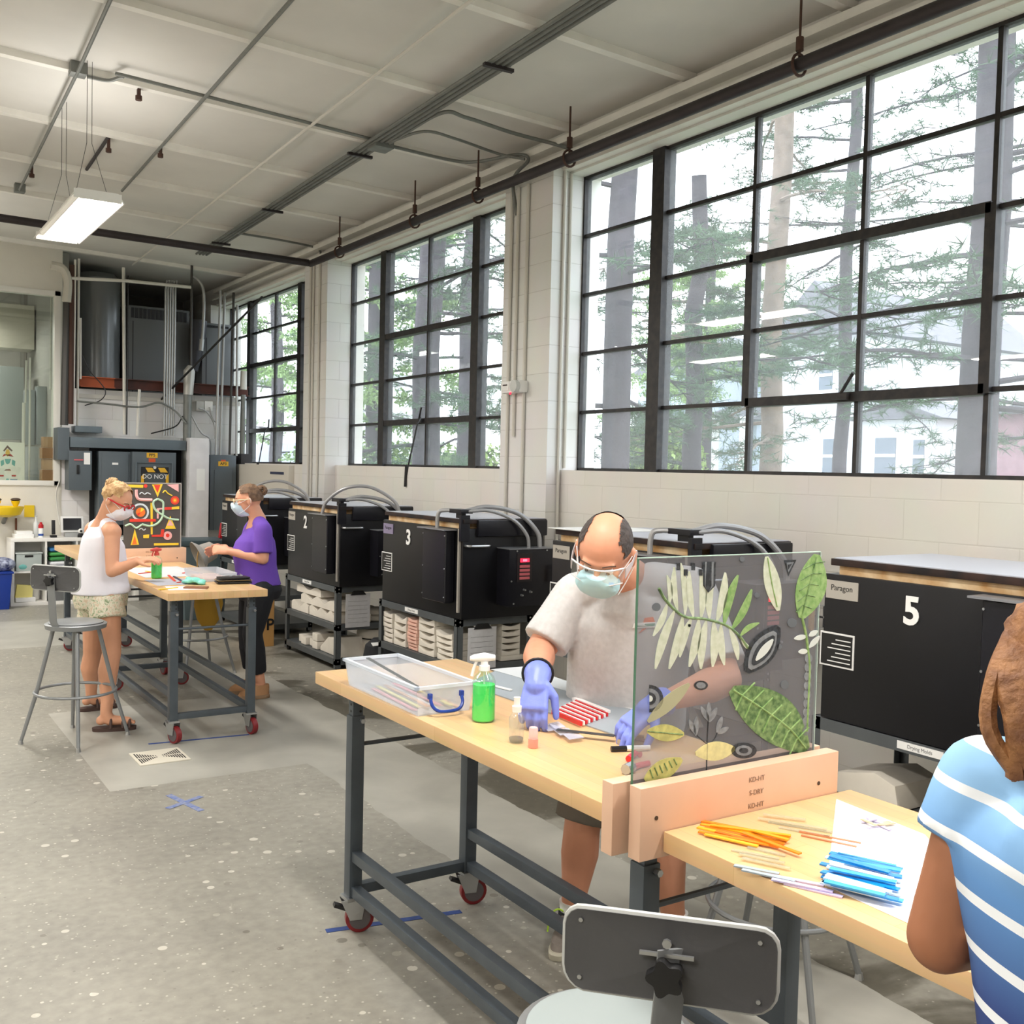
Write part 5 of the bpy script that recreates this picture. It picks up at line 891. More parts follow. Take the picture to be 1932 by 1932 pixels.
for i in range(9): an=i*.75; p=c_+Vector((.035*math.cos(an*1.3),.05*math.sin(an),.012+.008*(i%3))); cl.ell(p,(.04,.028,.014),Matrix.Rotation(an,3,'Z')@Matrix.Rotation(.4*math.sin(i),3,'X'),12,8)
solo('rumpled_gloves',remesh(cl,.005,2),M('teal_nitrile','7fd3c4',.5,bump=(30,.4)),'rumpled teal cloth on the far workbench','cloth')
solo('phone_case',MB().cb(at(370,1110,z=ZT)+Vector((0,0,.006)),(.14,.075,.011),Matrix.Rotation(R(-30),3,'Z')),M('brown_case','8d5d40',.5),'flat brown case under the teal cloth edge','case',bevel=.004)
w=thing('organiser_wallet','black zipped wallet with glasses on top at the far workbench corner','wallet',tuple(at(440,1100,z=ZT))); c_=at(440,1100,z=ZT)
for i in range(3): part('fold',MB().cb(c_+Vector((0,0,.008+.014*i)),(.22-.015*i,.13-.01*i,.012),Matrix.Rotation(R(-8+4*i),3,'Z')),blk,w,bevel=.005)
part('zip_line',MB().cb(c_+Vector((0,0,.0225)),(.222,.133,.0025),Matrix.Rotation(R(-6),3,'Z')),M('brass_zip','9b8358',.4,.6),w); 
g=MB()
for s in (-.035,.035): g.tube([c_+Vector((s+.026*math.cos(a),.018*math.sin(a),.048)) for a in [2*PI*i/14 for i in range(15)]],.0025,6)
g.tube([c_+Vector((-.06,0,.048)),c_+Vector((-.07,.08,.05))],.002,6); g.tube([c_+Vector((.06,0,.048)),c_+Vector((.07,.08,.05))],.002,6); g.tube([c_+Vector((-.01,0,.048)),c_+Vector((.01,0,.048))],.002,6); solo('eyeglasses',g,chrome,'eyeglasses lying on the black wallet','glasses')
# ---------- beyond the far workbench ----------
x_=at(372,1000,y=11.4).x
tb=thing('waste_bin','grey green lidded waste bin behind the far workbench','bin',(x_,11.4,0)); gb=M('grey_green_plastic','56656a',.5); part('tub',MB().prism([(.05,0),(.47,0),(.52,.8),(0,.8)],(x_-.24,11.15,0),(1,0,0),(0,0,1),(0,.5,0)),gb,tb,bevel=.015); part('lid',MB().box((x_-.26,11.12,.80),(x_+.30,11.68,.86)),M('dark_green_grey_lid','45565c',.45),tb,bevel=.02)
hs_=A0=at(393,1045,y=8.62); h=thing('hat','grey brimmed hat with tan cord hung behind the far workbench','hat',tuple(hs_)); fel=M('grey_felt','a39e97',.9); part('crown',MB().lathe([(.088,.035),(.085,.06),(.075,.13),(.05,.15),(.01,.152)],hs_+Vector((-.08,0,-.02)),28,Matrix.Rotation(1.15,3,'Y')),fel,h); part('brim',MB().lathe([(.086,.03),(.135,-.01),(.137,-.004),(.088,.04)],hs_+Vector((-.08,0,-.02)),28,Matrix.Rotation(1.15,3,'Y')),fel,h); part('cord',MB().tube(arc([hs_+Vector((-.09,-.06,.06)),hs_+Vector((-.11,-.06,-.03)),hs_+Vector((-.10,-.06,-.16))],5),.005,6),M('tan_cord','c29a5a',.7),h)
bp=at(393,1150,y=8.5); solo('cloth_bag',MB().loft([(bp+Vector((0,0,-.17)),(.03,0,0),(0,.03,0)),(bp+Vector((0,0,-.08)),(.09,0,0),(0,.06,0)),(bp+Vector((0,0,.05)),(.12,0,0),(0,.07,0)),(bp+Vector((0,0,.26)),(.08,0,0),(0,.05,0))],20,2.6),M('mustard_cloth','b98f2e',.85,bump=(14,.5)),'mustard yellow bag hanging behind the far workbench','bag')
solo('red_holder',MB().bar(Vector((at(417,1016,y=11.4).x,11.4,.861)),Vector((at(421,990,y=11.4).x,11.4,1.03)),.06,.05),M('red_plastic','c0222b',.4),'red upright holder standing on the waste bin lid','holder',bevel=.008)
bx=at(517,1215,y=9.25); t=thing('crate','tall plywood crate stencilled UP beside the shelf carts','crate',(3.33,9.38,0)); ply=M('plywood','c99a5c',.7,n=(3,.15)); part('case',MB().box((3.20,9.25,0),(3.385,9.70,.66)),ply,t,bevel=.004); part('lettering',text_mesh('UP',.15,(3.292,9.248,.20),(1,0,0),(0,0,1),.0008,.003),blk,t)
part('arrow',MB().prism([(-.018,0),(.018,0),(.018,.12),(.042,.12),(0,.2),(-.042,.12),(-.018,.12)],(3.292,9.249,.30),(1,0,0),(0,0,1),(0,-.001,0)),blk,t)
solo('paper_bundle',MB().prism([(0,0),(.12,0),(.17,.33),(.02,.36)],(3.22,9.225,.48),(1,0,0),(0,0,1),(0,.02,0)),whitep,'white papers hanging over the plywood crate','paper')
k=thing('tool_bag','black bag with white tag on the floor between kilns 2 and 3','bag',(3.62,7.45,0)); part('bag',MB().loft([((3.62,7.45,.0),(.10,0,0),(0,.16,0)),((3.62,7.45,.12),(.13,0,0),(0,.19,0)),((3.62,7.45,.27),(.11,0,0),(0,.15,0)),((3.62,7.45,.32),(.05,0,0),(0,.10,0))],20,2.6),M('black_nylon','1b1d22',.8,bump=(20,.3)),k); part('tag',MB().cb((3.53,7.36,.30),(.07,.04,.004),Matrix.Rotation(.5,3,'X')),whitep,k)
# ---------- people ----------
def atD(u,v,D): return Vector((0,0,H))+(fw+rt*((u-966)/F)+dn*((v-966)/F))*D
def cv(a,b,c): return (rt*a+dn*b+fw*c).normalized()
def skinm(name,c): return M(name,c,.5,n=(9,.08),spec=.35)
def hand(mb,w,d,nrm,thumb,curl=.5,sc=1.0,spread=.06):
    d=d.normalized(); nrm=(nrm-d*nrm.dot(d)).normalized(); s=d.cross(nrm).normalized()
    if s.dot(thumb)<0: s=-s
    k=w+d*.085*sc
    mb.loft([(w-d*.01*sc,s*.026*sc,nrm*.019*sc),(w+d*.03*sc,s*.035*sc,nrm*.017*sc),(k,s*.040*sc,nrm*.014*sc),(k+d*.008*sc,s*.036*sc,nrm*.010*sc)],16,2.6)
    for i,(o,L) in enumerate(((.030,.070),(.010,.080),(-.011,.074),(-.031,.058))):
        c0=k+s*o*sc-d*.008*sc; dd=(d+s*spread*(1.5-i)).normalized(); p=c0; r=.0098*sc; an=curl*(.5+.12*i)
        pts=[p]; rs=[r]
        for sg,fr in enumerate((.45,.32,.26)):
            a=an*(.7+.9*sg); dd=(dd*math.cos(a*.8)+nrm*math.sin(a*.8)).normalized(); p=p+dd*L*sc*fr*1.05; pts.append(p); rs.append(r*(.95-.09*sg))
        mb.limb(pts,rs,10)
    c0=w+d*.022*sc+s*.026*sc; t1=(d*.62+s*.62+nrm*.35).normalized(); t2=(d*.9+s*.15+nrm*.45).normalized()
    mb.limb([c0,c0+t1*.036*sc,c0+t1*.036*sc+t2*.032*sc,c0+t1*.036*sc+t2*.052*sc],[.0145*sc,.012*sc,.0105*sc,.009*sc],10)
def headframe(f,u):
    f=f.normalized(); u=(u-f*u.dot(f)).normalized(); s=f.cross(u); return Matrix((s,f,u)).transposed()
def head(mb,c,m,sc=1.0,jaw=1.0):
    q=lambda a,b,d: c+m@Vector((a,b,d))*sc
    mb.ell(q(0,-.008,.022),[x*sc for x in (.076,.096,.088)],m,20,14)
    mb.ell(q(0,.030,-.045),[x*sc for x in (.060*jaw,.060,.068)],m,18,12); mb.ell(q(0,.058,-.095),[x*sc for x in (.028*jaw,.024,.018)],m,12,8)
    mb.ell(q(0,.078,.022),[x*sc for x in (.052,.016,.012)],m,12,8)           # brow
    mb.loft([(q(0,.086,.010),m@Vector((.008,0,0))*sc,m@Vector((0,.008,0))*sc),(q(0,.102,-.018),m@Vector((.011,0,0))*sc,m@Vector((0,.012,0))*sc),(q(0,.100,-.030),m@Vector((.016,0,0))*sc,m@Vector((0,.014,0))*sc),(q(0,.092,-.038),m@Vector((.012,0,0))*sc,m@Vector((0,.010,0))*sc)],12,2)
    mb.ell(q(0,.086,-.060),[x*sc for x in (.024,.010,.008)],m,12,8); mb.ell(q(0,.085,-.070),[x*sc for x in (.020,.010,.007)],m,12,8)
    for s in (-1,1):
        mb.ell(q(s*.081,-.010,-.012),[x*sc for x in (.011,.020,.034)],m,12,8); mb.ell(q(s*.040,.062,-.020),[x*sc for x in (.022,.018,.018)],m,12,8)
    return q
def haircap(c,m,keep,sc=1.0,r=(.082,.103,.096),off=(0,-.010,.024),nz=.004,res=(48,32)):
    nu,nv=res; V=[];Fc=[]; o=Vector(off)
    for i in range(nv+1):
        p=PI*i/nv
        for j in range(nu):
            t=2*PI*j/nu; n=Vector((math.sin(p)*math.cos(t),math.sin(p)*math.sin(t),math.cos(p))); k=1+nz*10*(noise.noise(n*9)+.6*noise.noise(Vector((n.x*26,n.y*4,n.z*26))))
            V.append((n,c+m@((o+Vector((n.x*r[0],n.y*r[1],n.z*r[2]))*k)*sc)))
    b=MB(); idx={}
    for i in range(nv):
        for j in range(nu):
            q=[i*nu+j,i*nu+(j+1)%nu,(i+1)*nu+(j+1)%nu,(i+1)*nu+j]; n=sum((V[k][0] for k in q),Vector())/4
            if keep(n):
                # outer face and an inner one for thickness
                for k in q:
                    if k not in idx: idx[k]=len(b.v); b.v.append(V[k][1])
                b.f.append(tuple(idx[k] for k in q))
    return b
def eyes(par,q,m,sc=1.0):
    for s in (-1,1):
        e=part('eye',MB().ell(q(s*.031,.076,.000),.0125*sc),M('eye_white','e9e4de',.3),par); part('iris',MB().ell(q(s*.031,.0855,-.001),.0055*sc),M('iris_brown','3a2a20',.3),e)
        part('eyebrow',MB().tube(arc([q(s*.016,.094,.024),q(s*.032,.092,.030),q(s*.050,.078,.024)],4),[.002]*9,6),M('brow_hair','4b382a',.8),par)
def mask(par,q,m,col,sc=1.0,name='face_mask',loops=True):
    mk=MB(); secs=[]
    for dz,w,y in ((-.115,.030,.060),(-.100,.046,.088),(-.075,.060,.108),(-.045,.064,.124),(-.018,.052,.126),(-.004,.034,.120)):
        secs.append((q(0,y-.045,dz),m@Vector((w,0,0))*sc,m@Vector((0,.047,0))*sc))
    mk.loft(secs,24,2.4); f=part(name,mk,col,par)
    for k in (-.065,-.045): part('pleat',MB().tube([q(x,.064+.047*(1-(abs(x)/.062)**2.2)**.45+ (.0 if 1 else 0),k) for x in [-.052+.0104*i for i in range(11)]],.0016,5),col,f)
    for s in (-1,1): part('ear_loop',MB().tube(arc([q(s*.058,.07,-.09),q(s*.072,.03,-.07),q(s*.086,-.012,-.035),q(s*.088,-.018,.01),q(s*.076,.02,.0),q(s*.058,.072,-.018)],5),.0018,5),M('white_elastic','eeeeee',.6),f)
def body(name,label,cat,J,skin,tor,sc=1.0,base=None,hs=1.0,neck_r=.052,arm=(.050,.040,.038,.026),leg=(.085,.055,.052,.034),hands=(None,None),vox=.007,group=None,jaw=1.0,handmask=(1,1),feet=True,earx=.081):
    """one continuous skin: torso, limbs, head, hands"""
    t=thing(name,label,cat,base)
    b=MB(); m=headframe(J['f'],J['u']); q=head(b,J['head'],m,hs,jaw)
    b.cap_(q(0,-.025,-.05),J['neck'],neck_r,neck_r*1.12)
    b.loft(tor,28,2.3)
    b.limb([J['neck'],J['chest']],[neck_r*1.2,.09])
    for s in 'LR':
        b.limb([J['neck']*.45+J['s'+s]*.55,J['s'+s]],[.052,.058]); e=J['s'+s]; el=J['e'+s]; w=J['w'+s]
        if not handmask[0]: w=w.lerp(el,.16)
        mid=e.lerp(el,.4); b.limb([e,mid,el],[arm[0]*1.08,arm[0],arm[1]]); b.limb([el,el.lerp(w,.3),w],[arm[1],arm[2]*1.08,arm[3]])
        hd=J.get('hand'+s)
        if hd and handmask['LR'.index(s)]: hand(b,w,*hd)
        h,k,a=J['h'+s],J['k'+s],J['a'+s]; b.limb([h,h.lerp(k,.45),k],[leg[0],leg[0]*.88,leg[1]]); cf=k.lerp(a,.32); back=-J['toe'+s]*.012; b.limb([k,cf+back,k.lerp(a,.8),a],[leg[1],leg[2]*1.12,leg[3]*1.1,leg[3]])
        tq=J['toe'+s].normalized(); b.limb([a,a+tq*.02+Vector((0,0,-.045)),a+tq*(.13 if feet else .06)+Vector((0,0,-.055))],[leg[3],.034,.026]); b.ell(a-tq*.03+Vector((0,0,-.045)),(.03,.03,.03))
        for i in range(4 if feet else 0): b.ell(a+tq*.165+tq.cross(Vector((0,0,1)))*(.024-.016*i)+Vector((0,0,-.066)),(.012,.012,.010))
    me=remesh(b,vox,3); bd=part('skin',me,skin,t)
    return t,m,q
def garment(name,mb,mat,par,vox=.009,sm=3,label=None): return part(name,remesh(mb,vox,sm,name=name),mat,par,label=label)
# --- man in grey ---
A=atD
f=cv(-.30,.60,-.72); J=dict(head=A(1141,1041,3.24),f=f,u=cv(-.05,-.75,-.66),neck=A(1186,1092,3.44),chest=A(1190,1150,3.47),sR=A(1088,1122,3.54),sL=A(1305,1112,3.42),eR=A(1018,1228,3.46),wR=A(1014,1278,3.13),eL=A(1370,1282,3.22),wL=A(1236,1330,2.99),
 hR=A(1135,1400,3.74),hL=A(1225,1400,3.66),kR=A(1098,1560,3.70),aR=A(1080,1728,3.76),kL=A(1250,1565,3.60),aL=A(1272,1722,3.68),toeR=Vector((-.80,-.60,0)).normalized(),toeL=Vector((-.72,-.69,0)).normalized(),
 handR=(cv(-.12,.75,-.40),cv(.15,.45,.85),cv(1,.1,.1),.95,1.0,.03),handL=(cv(-.72,.48,-.30),cv(.25,.85,.35),cv(-.3,-.1,-.8),.75,1.0,.05))
for s in 'LR': J['a'+s].z=max(J['a'+s].z,.10); J['a'+s].z=.105
sv=(J['sL']-J['sR']).normalized(); ft=Vector((-.72,-.69,0)); pel=(J['hR']+J['hL'])/2
def torso(pel,ch,sv,ft,prof):
    up=(ch-pel); n=up.normalized(); fr=sv.cross(n); fr=fr if fr.dot(ft)>0 else -fr
    return [(pel+up*t_+fr*o,sv*w,fr*d) for t_,w,d,o in prof]
fullman=[(-.12,.15,.12,0),(0,.175,.135,.01),(.25,.185,.155,.03),(.5,.185,.15,.025),(.75,.19,.13,.01),(.95,.18,.105,0),(1.08,.12,.07,-.01)]
sk=skinm('skin_ruddy','d99a7c'); baseM=((J['aR']+J['aL'])/2); baseM.z=0
t,m,q=body('person','bald man in grey t-shirt, mask and blue gloves leaning over the near workbench','person',J,sk,torso(pel,J['chest'],sv,ft,fullman),base=tuple(baseM),hs=1.10,jaw=1.14,neck_r=.062,arm=(.058,.050,.050,.030),leg=(.095,.066,.062,.042),vox=.006,handmask=(0,0),feet=False)
sh=MB(); pr=[(.04,.20,.165,.02),(.18,.215,.185,.04),(.45,.21,.175,.035),(.75,.212,.15,.015),(.98,.195,.12,0),(1.12,.13,.085,-.01)]
sh.loft(torso(pel,J['chest'],sv,ft,pr),32,2.3)
for s in 'LR':
    e=J['s'+s]; el=J['e'+s]; c0=J['neck']*.6+e*.4; sh.limb([c0,e],[.072,.078]); sh.tube([e,e.lerp(el,.45),e.lerp(el,.86)],[.080,.080,.083],18)
sh.limb([J['neck']+Vector((0,0,-.03)),J['chest']],[.078,.12])
gshirt=M('heather_grey_cotton','c9c8c8',.85,n=(60,.1),bump=(7,.35)); shp=garment('t_shirt',sh,gshirt,t,.008,3)
# chest print
cn=A(1220,1172,3.25)
rx=(sv+Vector((0,0,0))).normalized(); ruv=torso(pel,J['chest'],sv,ft,[(0,1,1,0)])[0][2]
def onshirt(u,v):
    """point of the shirt front along the sight line, found on the built mesh"""
    from mathutils.bvhtree import BVHTree
    global _bv
    if '_bv' not in globals(): _bv=BVHTree.FromPolygons([v_.co for v_ in shp.data.vertices],[tuple(p.vertices) for p in shp.data.polygons])
    o=Vector((0,0,H)); d=(fw+rt*((u-966)/F)+dn*((v-966)/F)); inv=WM[t.name].inverted(); o2=inv@o; h=_bv.ray_cast(o2,d.normalized()); return (WM[t.name]@h[0]) if h[0] else None
def patch(name,pl,mat,lift,n=1):
    pts=[onshirt(u,v) for u,v in pl]
    if any(p is None for p in pts): return
    c=sum(pts,Vector())/len(pts); nr=(pts[1]-pts[0]).cross(pts[2]-pts[0]).normalized(); nr=nr if nr.dot(fw)<0 else -nr
    pts=[p+nr*lift for p in pts]; b=MB(); k=len(pts); b.add(pts+[p-nr*.003 for p in pts],[tuple(range(k)),tuple(range(2*k-1,k-1,-1))]+[(i,(i+1)%k,k+(i+1)%k,k+i) for i in range(k)]); part(name,b,mat,shp)
patch('orange_print',[(1216,1166),(1232,1164),(1236,1174),(1213,1175)],M('orange_print','e2703a',.7),.004); patch('white_banner',[(1196,1176),(1240,1173),(1238,1184),(1193,1185)],whitep,.005); patch('green_word',[(1200,1178),(1236,1176),(1235,1181),(1198,1183)],M('green_print','5b8f78',.7),.006); patch('orange_print',[(1212,1186),(1220,1185),(1205,1195)],M('orange_print','e2703a',.7),.004)
so=MB(); so.loft(torso(pel,J['chest'],sv,ft,[(-.16,.19,.15,.01),(0,.195,.155,.015),(.16,.19,.15,.03)]),28,2.3)
for s in 'LR': h,k=J['h'+s],J['k'+s]; so.tube([h,h.lerp(k,.5),h.lerp(k,.93)],[.11,.108,.105],18)
garment('shorts',so,M('khaki_shorts','6e665c',.85,bump=(9,.3)),t,.009,3)
part('belt',MB().loft(torso(pel,J['chest'],sv,ft,[(.07,.199,.160,.028),(.12,.199,.162,.03)]),28,2.3),M('brown_leather','3c2c22',.5),t)
glove=M('periwinkle_nitrile','7f8fe6',.42,n=(20,.1),bump=(25,.25),spec=.5)
for s in 'LR':
    g=MB(); w=J['w'+s]; d_=J['hand'+s][0].normalized(); fr=(J['e'+s]-w).normalized(); hd=list(J['hand'+s]); hd[4]*=1.14; hand(g,w,*hd); g.limb([w+fr*.02,w+d_*.03],[.040,.036]); g.tube([w+fr*.045,w+fr*.02],[.044,.041],16); garment('glove',g,glove,t,.0038,2)
w=J['wR']; fr=(J['eR']-w).normalized(); a_,b_,_=frame(fr); part('wristband',MB().tube([w+fr*.045+(a_*math.cos(x)+b_*math.sin(x))*.046 for x in [2*PI*i/24 for i in range(25)]],.005,8),blk,t)
hairm=M('dark_grey_hair','4c4340',.8,n=(40,.4),bump=(60,.8))
part('hair',haircap(J['head'],m,lambda n: n.z>-.45 and n.z<.86 and ((abs(n.x)>.52+.06*noise.noise(n*14)+.25*max(0,n.y) and n.y<.50+.1*noise.noise(n*11)) or n.y<-.62+.08*noise.noise(n*12)) and not(n.z<.0 and n.y>-.05),1.10,(.0775,.098,.0905),(0,-.009,.022),.0015,(110,74)),hairm,t,smooth=80)
eyes(t,q,m,1.10); mask(t,q,m,M('surgical_blue','b5dbe2',.7,bump=(40,.1)),1.10)
gg=MB(); 
lens=[(q(x,.112-.9*x*x*6,.026),q(x,.122-.9*x*x*6,-.020)) for x in [-.074+.0148*i for i in range(11)]]
for i in range(10): pass
V=[p for pr_ in lens for p in pr_]; gg.add(V,[(2*i,2*i+1,2*i+3,2*i+2) for i in range(10)])
go=part('goggles',gg,glassy('goggle_lens',(.98,.99,1),.22),t,smooth=80); part('goggle_rim',MB().tube([a for a,b in lens],.003,6).tube([b for a,b in lens],.0022,6),M('clear_frame','d9dadd',.2,spec=.8),go)
for s in (-1,1): part('goggle_side',MB().loft([(q(s*.078,.078,.004),m@Vector((.002,0,0)),m@Vector((0,0,.022))),(q(s*.086,.03,.0),m@Vector((.002,0,0)),m@Vector((0,0,.012))),(q(s*.088,-.012,.004),m@Vector((.002,0,0)),m@Vector((0,0,.006)))],10,3),glassy('goggle_side',(.95,.95,.95),.15,.45,(.9,.9,.92),.2),go)
def shoe(a,toe,par,upper,sole,L=.27,lace=None,name='shoe'):
    tq=toe.normalized(); s=tq.cross(Vector((0,0,1))); c=Vector((a.x,a.y,0)); P=lambda x,z: c+tq*x+Vector((0,0,z))
    so_=MB().loft([(P(-.075,.0),s*.030,tq*.0+Vector((0,0,.001))) if 0 else (P(.055,.002),s*.046,tq*(L/2)),(P(.055,.022),s*.047,tq*(L/2+.003)),(P(.055,.028),s*.044,tq*(L/2-.004))],28,2.6)
    sh_=part(name,so_,sole,par); u=MB().loft([(P(.05,.026),s*.043,tq*(L/2-.007)),(P(.045,.05),s*.043,tq*(L/2-.014)),(P(.022,.075),s*.038,tq*.085),(P(-.005,.10),s*.036,tq*.055)],28,2.5); up_=part('upper',u,upper,sh_)
    if lace:
        for i in range(5): x=.03+.018*i; part('lace',MB().tube(arc([P(x,.084-.006*i)+s*.03,P(x+.006,.092-.007*i),P(x,.084-.006*i)-s*.03],4),.0032,6),lace,sh_)
        for k in (-1,1): part('lace',MB().tube(arc([P(.03,.095),P(.05,.12)+s*.04*k,P(.08,.10)+s*.06*k,P(.09,.05)+s*.065*k],5),.0032,6),lace,sh_)
    return sh_
tr=M('taupe_trainer','7d746c',.7,n=(30,.2)); dkk=M('black_mesh','22242a',.8)
for s in 'RL': shoe(J['a'+s],J['toe'+s],t,tr,M('light_sole','b5b09f',.6),.29,M('neon_lace','b7e23a',.6)); part('sock',MB().tube([J['a'+s]+Vector((0,0,-.03)),J['a'+s]+Vector((0,0,.035))],[.046,.05],16),whitep,t); part('shoe_collar',MB().tube([J['a'+s]+Vector((0,0,-.05)),J['a'+s]+Vector((0,0,0))],[.054,.052],16),dkk,t)
# --- woman in white ---
J=dict(head=A(221,944,6.58),f=cv(.82,.52,-.12),u=cv(.5,-.85,-.1),neck=A(198,983,6.64),chest=A(190,1012,6.66),sR=A(212,1004,6.50),sL=A(176,1000,6.84),eR=A(211,1078,6.44),wR=A(258,1060,6.46),eL=A(222,1068,6.88),wL=A(262,1056,6.72),
 hR=A(200,1128,6.60),hL=A(182,1128,6.78),kR=A(211,1230,6.55),aR=A(200,1348,6.50),kL=A(174,1235,6.92),aL=A(172,1312,7.02),toeR=Vector((.97,-.25,0)).normalized(),toeL=Vector((.98,.1,0)).normalized(),
 handR=(cv(.95,-.2,.05),cv(0,.9,.2),cv(.1,-.2,-1),.7,.95,.03),handL=(cv(.95,-.1,-.1),cv(0,.9,.2),cv(.1,-.2,1),.7,.95,.03))
for s in 'LR': J['a'+s].z=.11
pel=(J['hR']+J['hL'])/2; sv=(J['sL']-J['sR']).normalized(); hv=(J['hL']-J['hR']).normalized(); ft=cv(1,0,.1); base=(J['aR']+J['aL'])/2; base.z=0
wprof=[(-.12,.15,.13,0),(0,.165,.14,-.01),(.35,.135,.12,0),(.6,.14,.12,.01),(.85,.155,.115,.01),(1.0,.15,.09,0),(1.12,.09,.06,0)]
t,m,q=body('person','woman in white sleeveless top and leafy shorts at the far workbench','person',J,skinm('skin_tan','e0a584'),torso(pel,J['chest'],sv,ft,wprof),base=tuple(base),hs=.98,arm=(.046,.038,.036,.026),leg=(.086,.058,.055,.036))
sh=MB(); sh.loft(torso(pel,J['chest'],sv,ft,[(.08,.198,.180,0),(.3,.176,.160,0),(.6,.165,.145,.01),(.85,.165,.13,.01),(1.0,.15,.105,0),(1.16,.085,.07,0)]),30,2.3); 
for s in 'LR': sh.limb([J['neck']*.6+J['s'+s]*.4,J['neck']*.25+J['s'+s]*.75],[.052,.055])
garment('tank_top',sh,M('white_linen','eceaf2',.85,bump=(9,.35)),t,.009,4)
def leafy():
    m_=bpy.data.materials.new('leaf_print_cloth'); m_.use_nodes=True; nt=m_.node_tree; N=nt.nodes; L=nt.links; tc=N.new('ShaderNodeTexCoord'); v=N.new('ShaderNodeTexVoronoi'); v.inputs['Scale'].default_value=22; v.feature='SMOOTH_F1' if 0 else 'F1'
    nz=N.new('ShaderNodeTexNoise'); nz.inputs['Scale'].default_value=26; nz.inputs['Distortion'].default_value=2.5; L.new(tc.outputs['Object'],nz.inputs['Vector']); r=N.new('ShaderNodeValToRGB'); e=r.color_ramp.elements; e[0].position=.36; e[0].color=lin('8fa17c'); e[1].position=.5; e[1].color=lin('e9e4d3'); x=e.new(.43); x.color=lin('d3d3b4'); x=e.new(.66); x.color=lin('d9c2a4')
    L.new(nz.outputs['Fac'],r.inputs[0]); L.new(r.outputs[0],N['Principled BSDF'].inputs['Base Color']); N['Principled BSDF'].inputs['Roughness'].default_value=.85; return m_
so=MB(); so.loft(torso(pel,J['chest'],hv,ft,[(-.16,.175,.155,0),(0,.184,.166,-.005),(.14,.178,.160,0)]),28,2.3)
for s in 'LR': h,k=J['h'+s],J['k'+s]; so.tube([h,h.lerp(k,.38)],[.105,.115],18)
garment('shorts',so,leafy(),t,.009,3)
blond=M('streaked_blond_hair','a37a4c',.7,n=(30,.5),col2='d9b483',bump=(50,.8))
hr=part('hair',haircap(J['head'],m,lambda n: n.z>-.35 and n.y<.52-.25*n.z*0 and not (n.y>.05 and n.z<.15),1.0,nz=.006),blond,t,smooth=80)
b=MB(); rr=random.Random(3); bc=q(0,-.085,.075)
for i in range(14): d=Vector((rr.gauss(0,1),rr.gauss(0,1),rr.gauss(0,1))).normalized(); a_,b_,_=frame(d); b.tube([bc+d*.012+(a_*math.cos(x)+b_*math.sin(x))*rr.uniform(.028,.036) for x in [2*PI*k/12 for k in range(10)]],.009,6)
part('bun',b,blond,hr)
eyes(t,q,m); mask(t,q,m,M('white_mask','e6e3ea',.7)); 
def glasses(t,q,col,w=.003):
    g=MB()
    for s in (-1,1):
        g.tube([q(s*.033+.026*math.cos(a),.100,.003+.018*math.sin(a)) for a in [2*PI*i/14 for i in range(15)]],w,6); g.tube([q(s*.058,.097,.010),q(s*.080,.05,.008),q(s*.086,-.02,.004)],w*1.2,6)
    g.tube([q(-.008,.101,.006),q(.008,.101,.006)],w,6); part('glasses',g,col,t)
glasses(t,q,M('red_frame','c62b30',.4),.0045)
sd=M('brown_sandal','4a3630',.7)
for s in 'RL':
    a,tq=J['a'+s],J['toe'+s]; sN=tq.cross(Vector((0,0,1))); c=Vector((a.x,a.y,0)); sb_=part('sandal',MB().loft([(c+tq*.05,sN*.045,tq*.13),(c+tq*.05+Vector((0,0,.022)),sN*.046,tq*.132)],26,2.6),sd,t)
    for x in (.03,.10,.14): part('strap',MB().tube([c+tq*x+sN*(.045*math.cos(z))+Vector((0,0,.02+(.065 if x<.05 else .045)*math.sin(z))) for z in [PI*i/10 for i in range(11)]],.009,6),sd,sb_)
# --- woman in purple ---
J=dict(head=A(468,944,7.48),f=cv(-.96,.12,-.22),u=cv(0,-1,0),neck=A(486,980,7.50),chest=A(484,1010,7.50),sL=A(497,1000,7.36),sR=A(476,998,7.66),eL=A(497,1055,7.34),wL=A(432,1040,7.36),eR=A(462,1050,7.70),wR=A(424,1036,7.52),
 hL=A(492,1115,7.42),hR=A(480,1113,7.60),kL=A(476,1196,7.40),aL=A(492,1280,7.50),kR=A(468,1192,7.62),aR=A(474,1270,7.66),toeL=Vector((-.95,.1,0)).normalized(),toeR=Vector((-.95,.2,0)).normalized(),
 handL=(cv(-.95,-.15,.1),cv(0,.5,.8),cv(-.2,-.9,0),.6,.95,.03),handR=(cv(-.9,.1,-.2),cv(0,.4,-.9),cv(-.2,-.9,0),.6,.95,.03))
for s in 'LR': J['a'+s].z=.11
pel=(J['hR']+J['hL'])/2; sv=(J['sL']-J['sR']).normalized(); hv=(J['hL']-J['hR']).normalized(); ft=cv(-1,0,0); base=(J['aR']+J['aL'])/2; base.z=0
t,m,q=body('person','woman in purple t-shirt, black leggings and mask behind the far workbench','person',J,skinm('skin_fair','dfa284'),torso(pel,J['chest'],sv,ft,[(-.12,.15,.125,-.01),(0,.165,.14,-.02),(.35,.14,.125,0),(.65,.145,.13,.01),(.85,.155,.125,.01),(1.0,.15,.09,0),(1.1,.09,.06,0)]),base=tuple(base),hs=.98,arm=(.046,.038,.036,.025),leg=(.09,.056,.052,.034),feet=False)
sh=MB(); sh.loft(torso(pel,J['chest'],sv,ft,[(.10,.178,.155,-.01),(.25,.17,.15,0),(.45,.165,.145,.01),(.72,.17,.155,.02),(.9,.168,.135,.01),(1.02,.15,.10,0),(1.14,.09,.07,0)]),30,2.3)
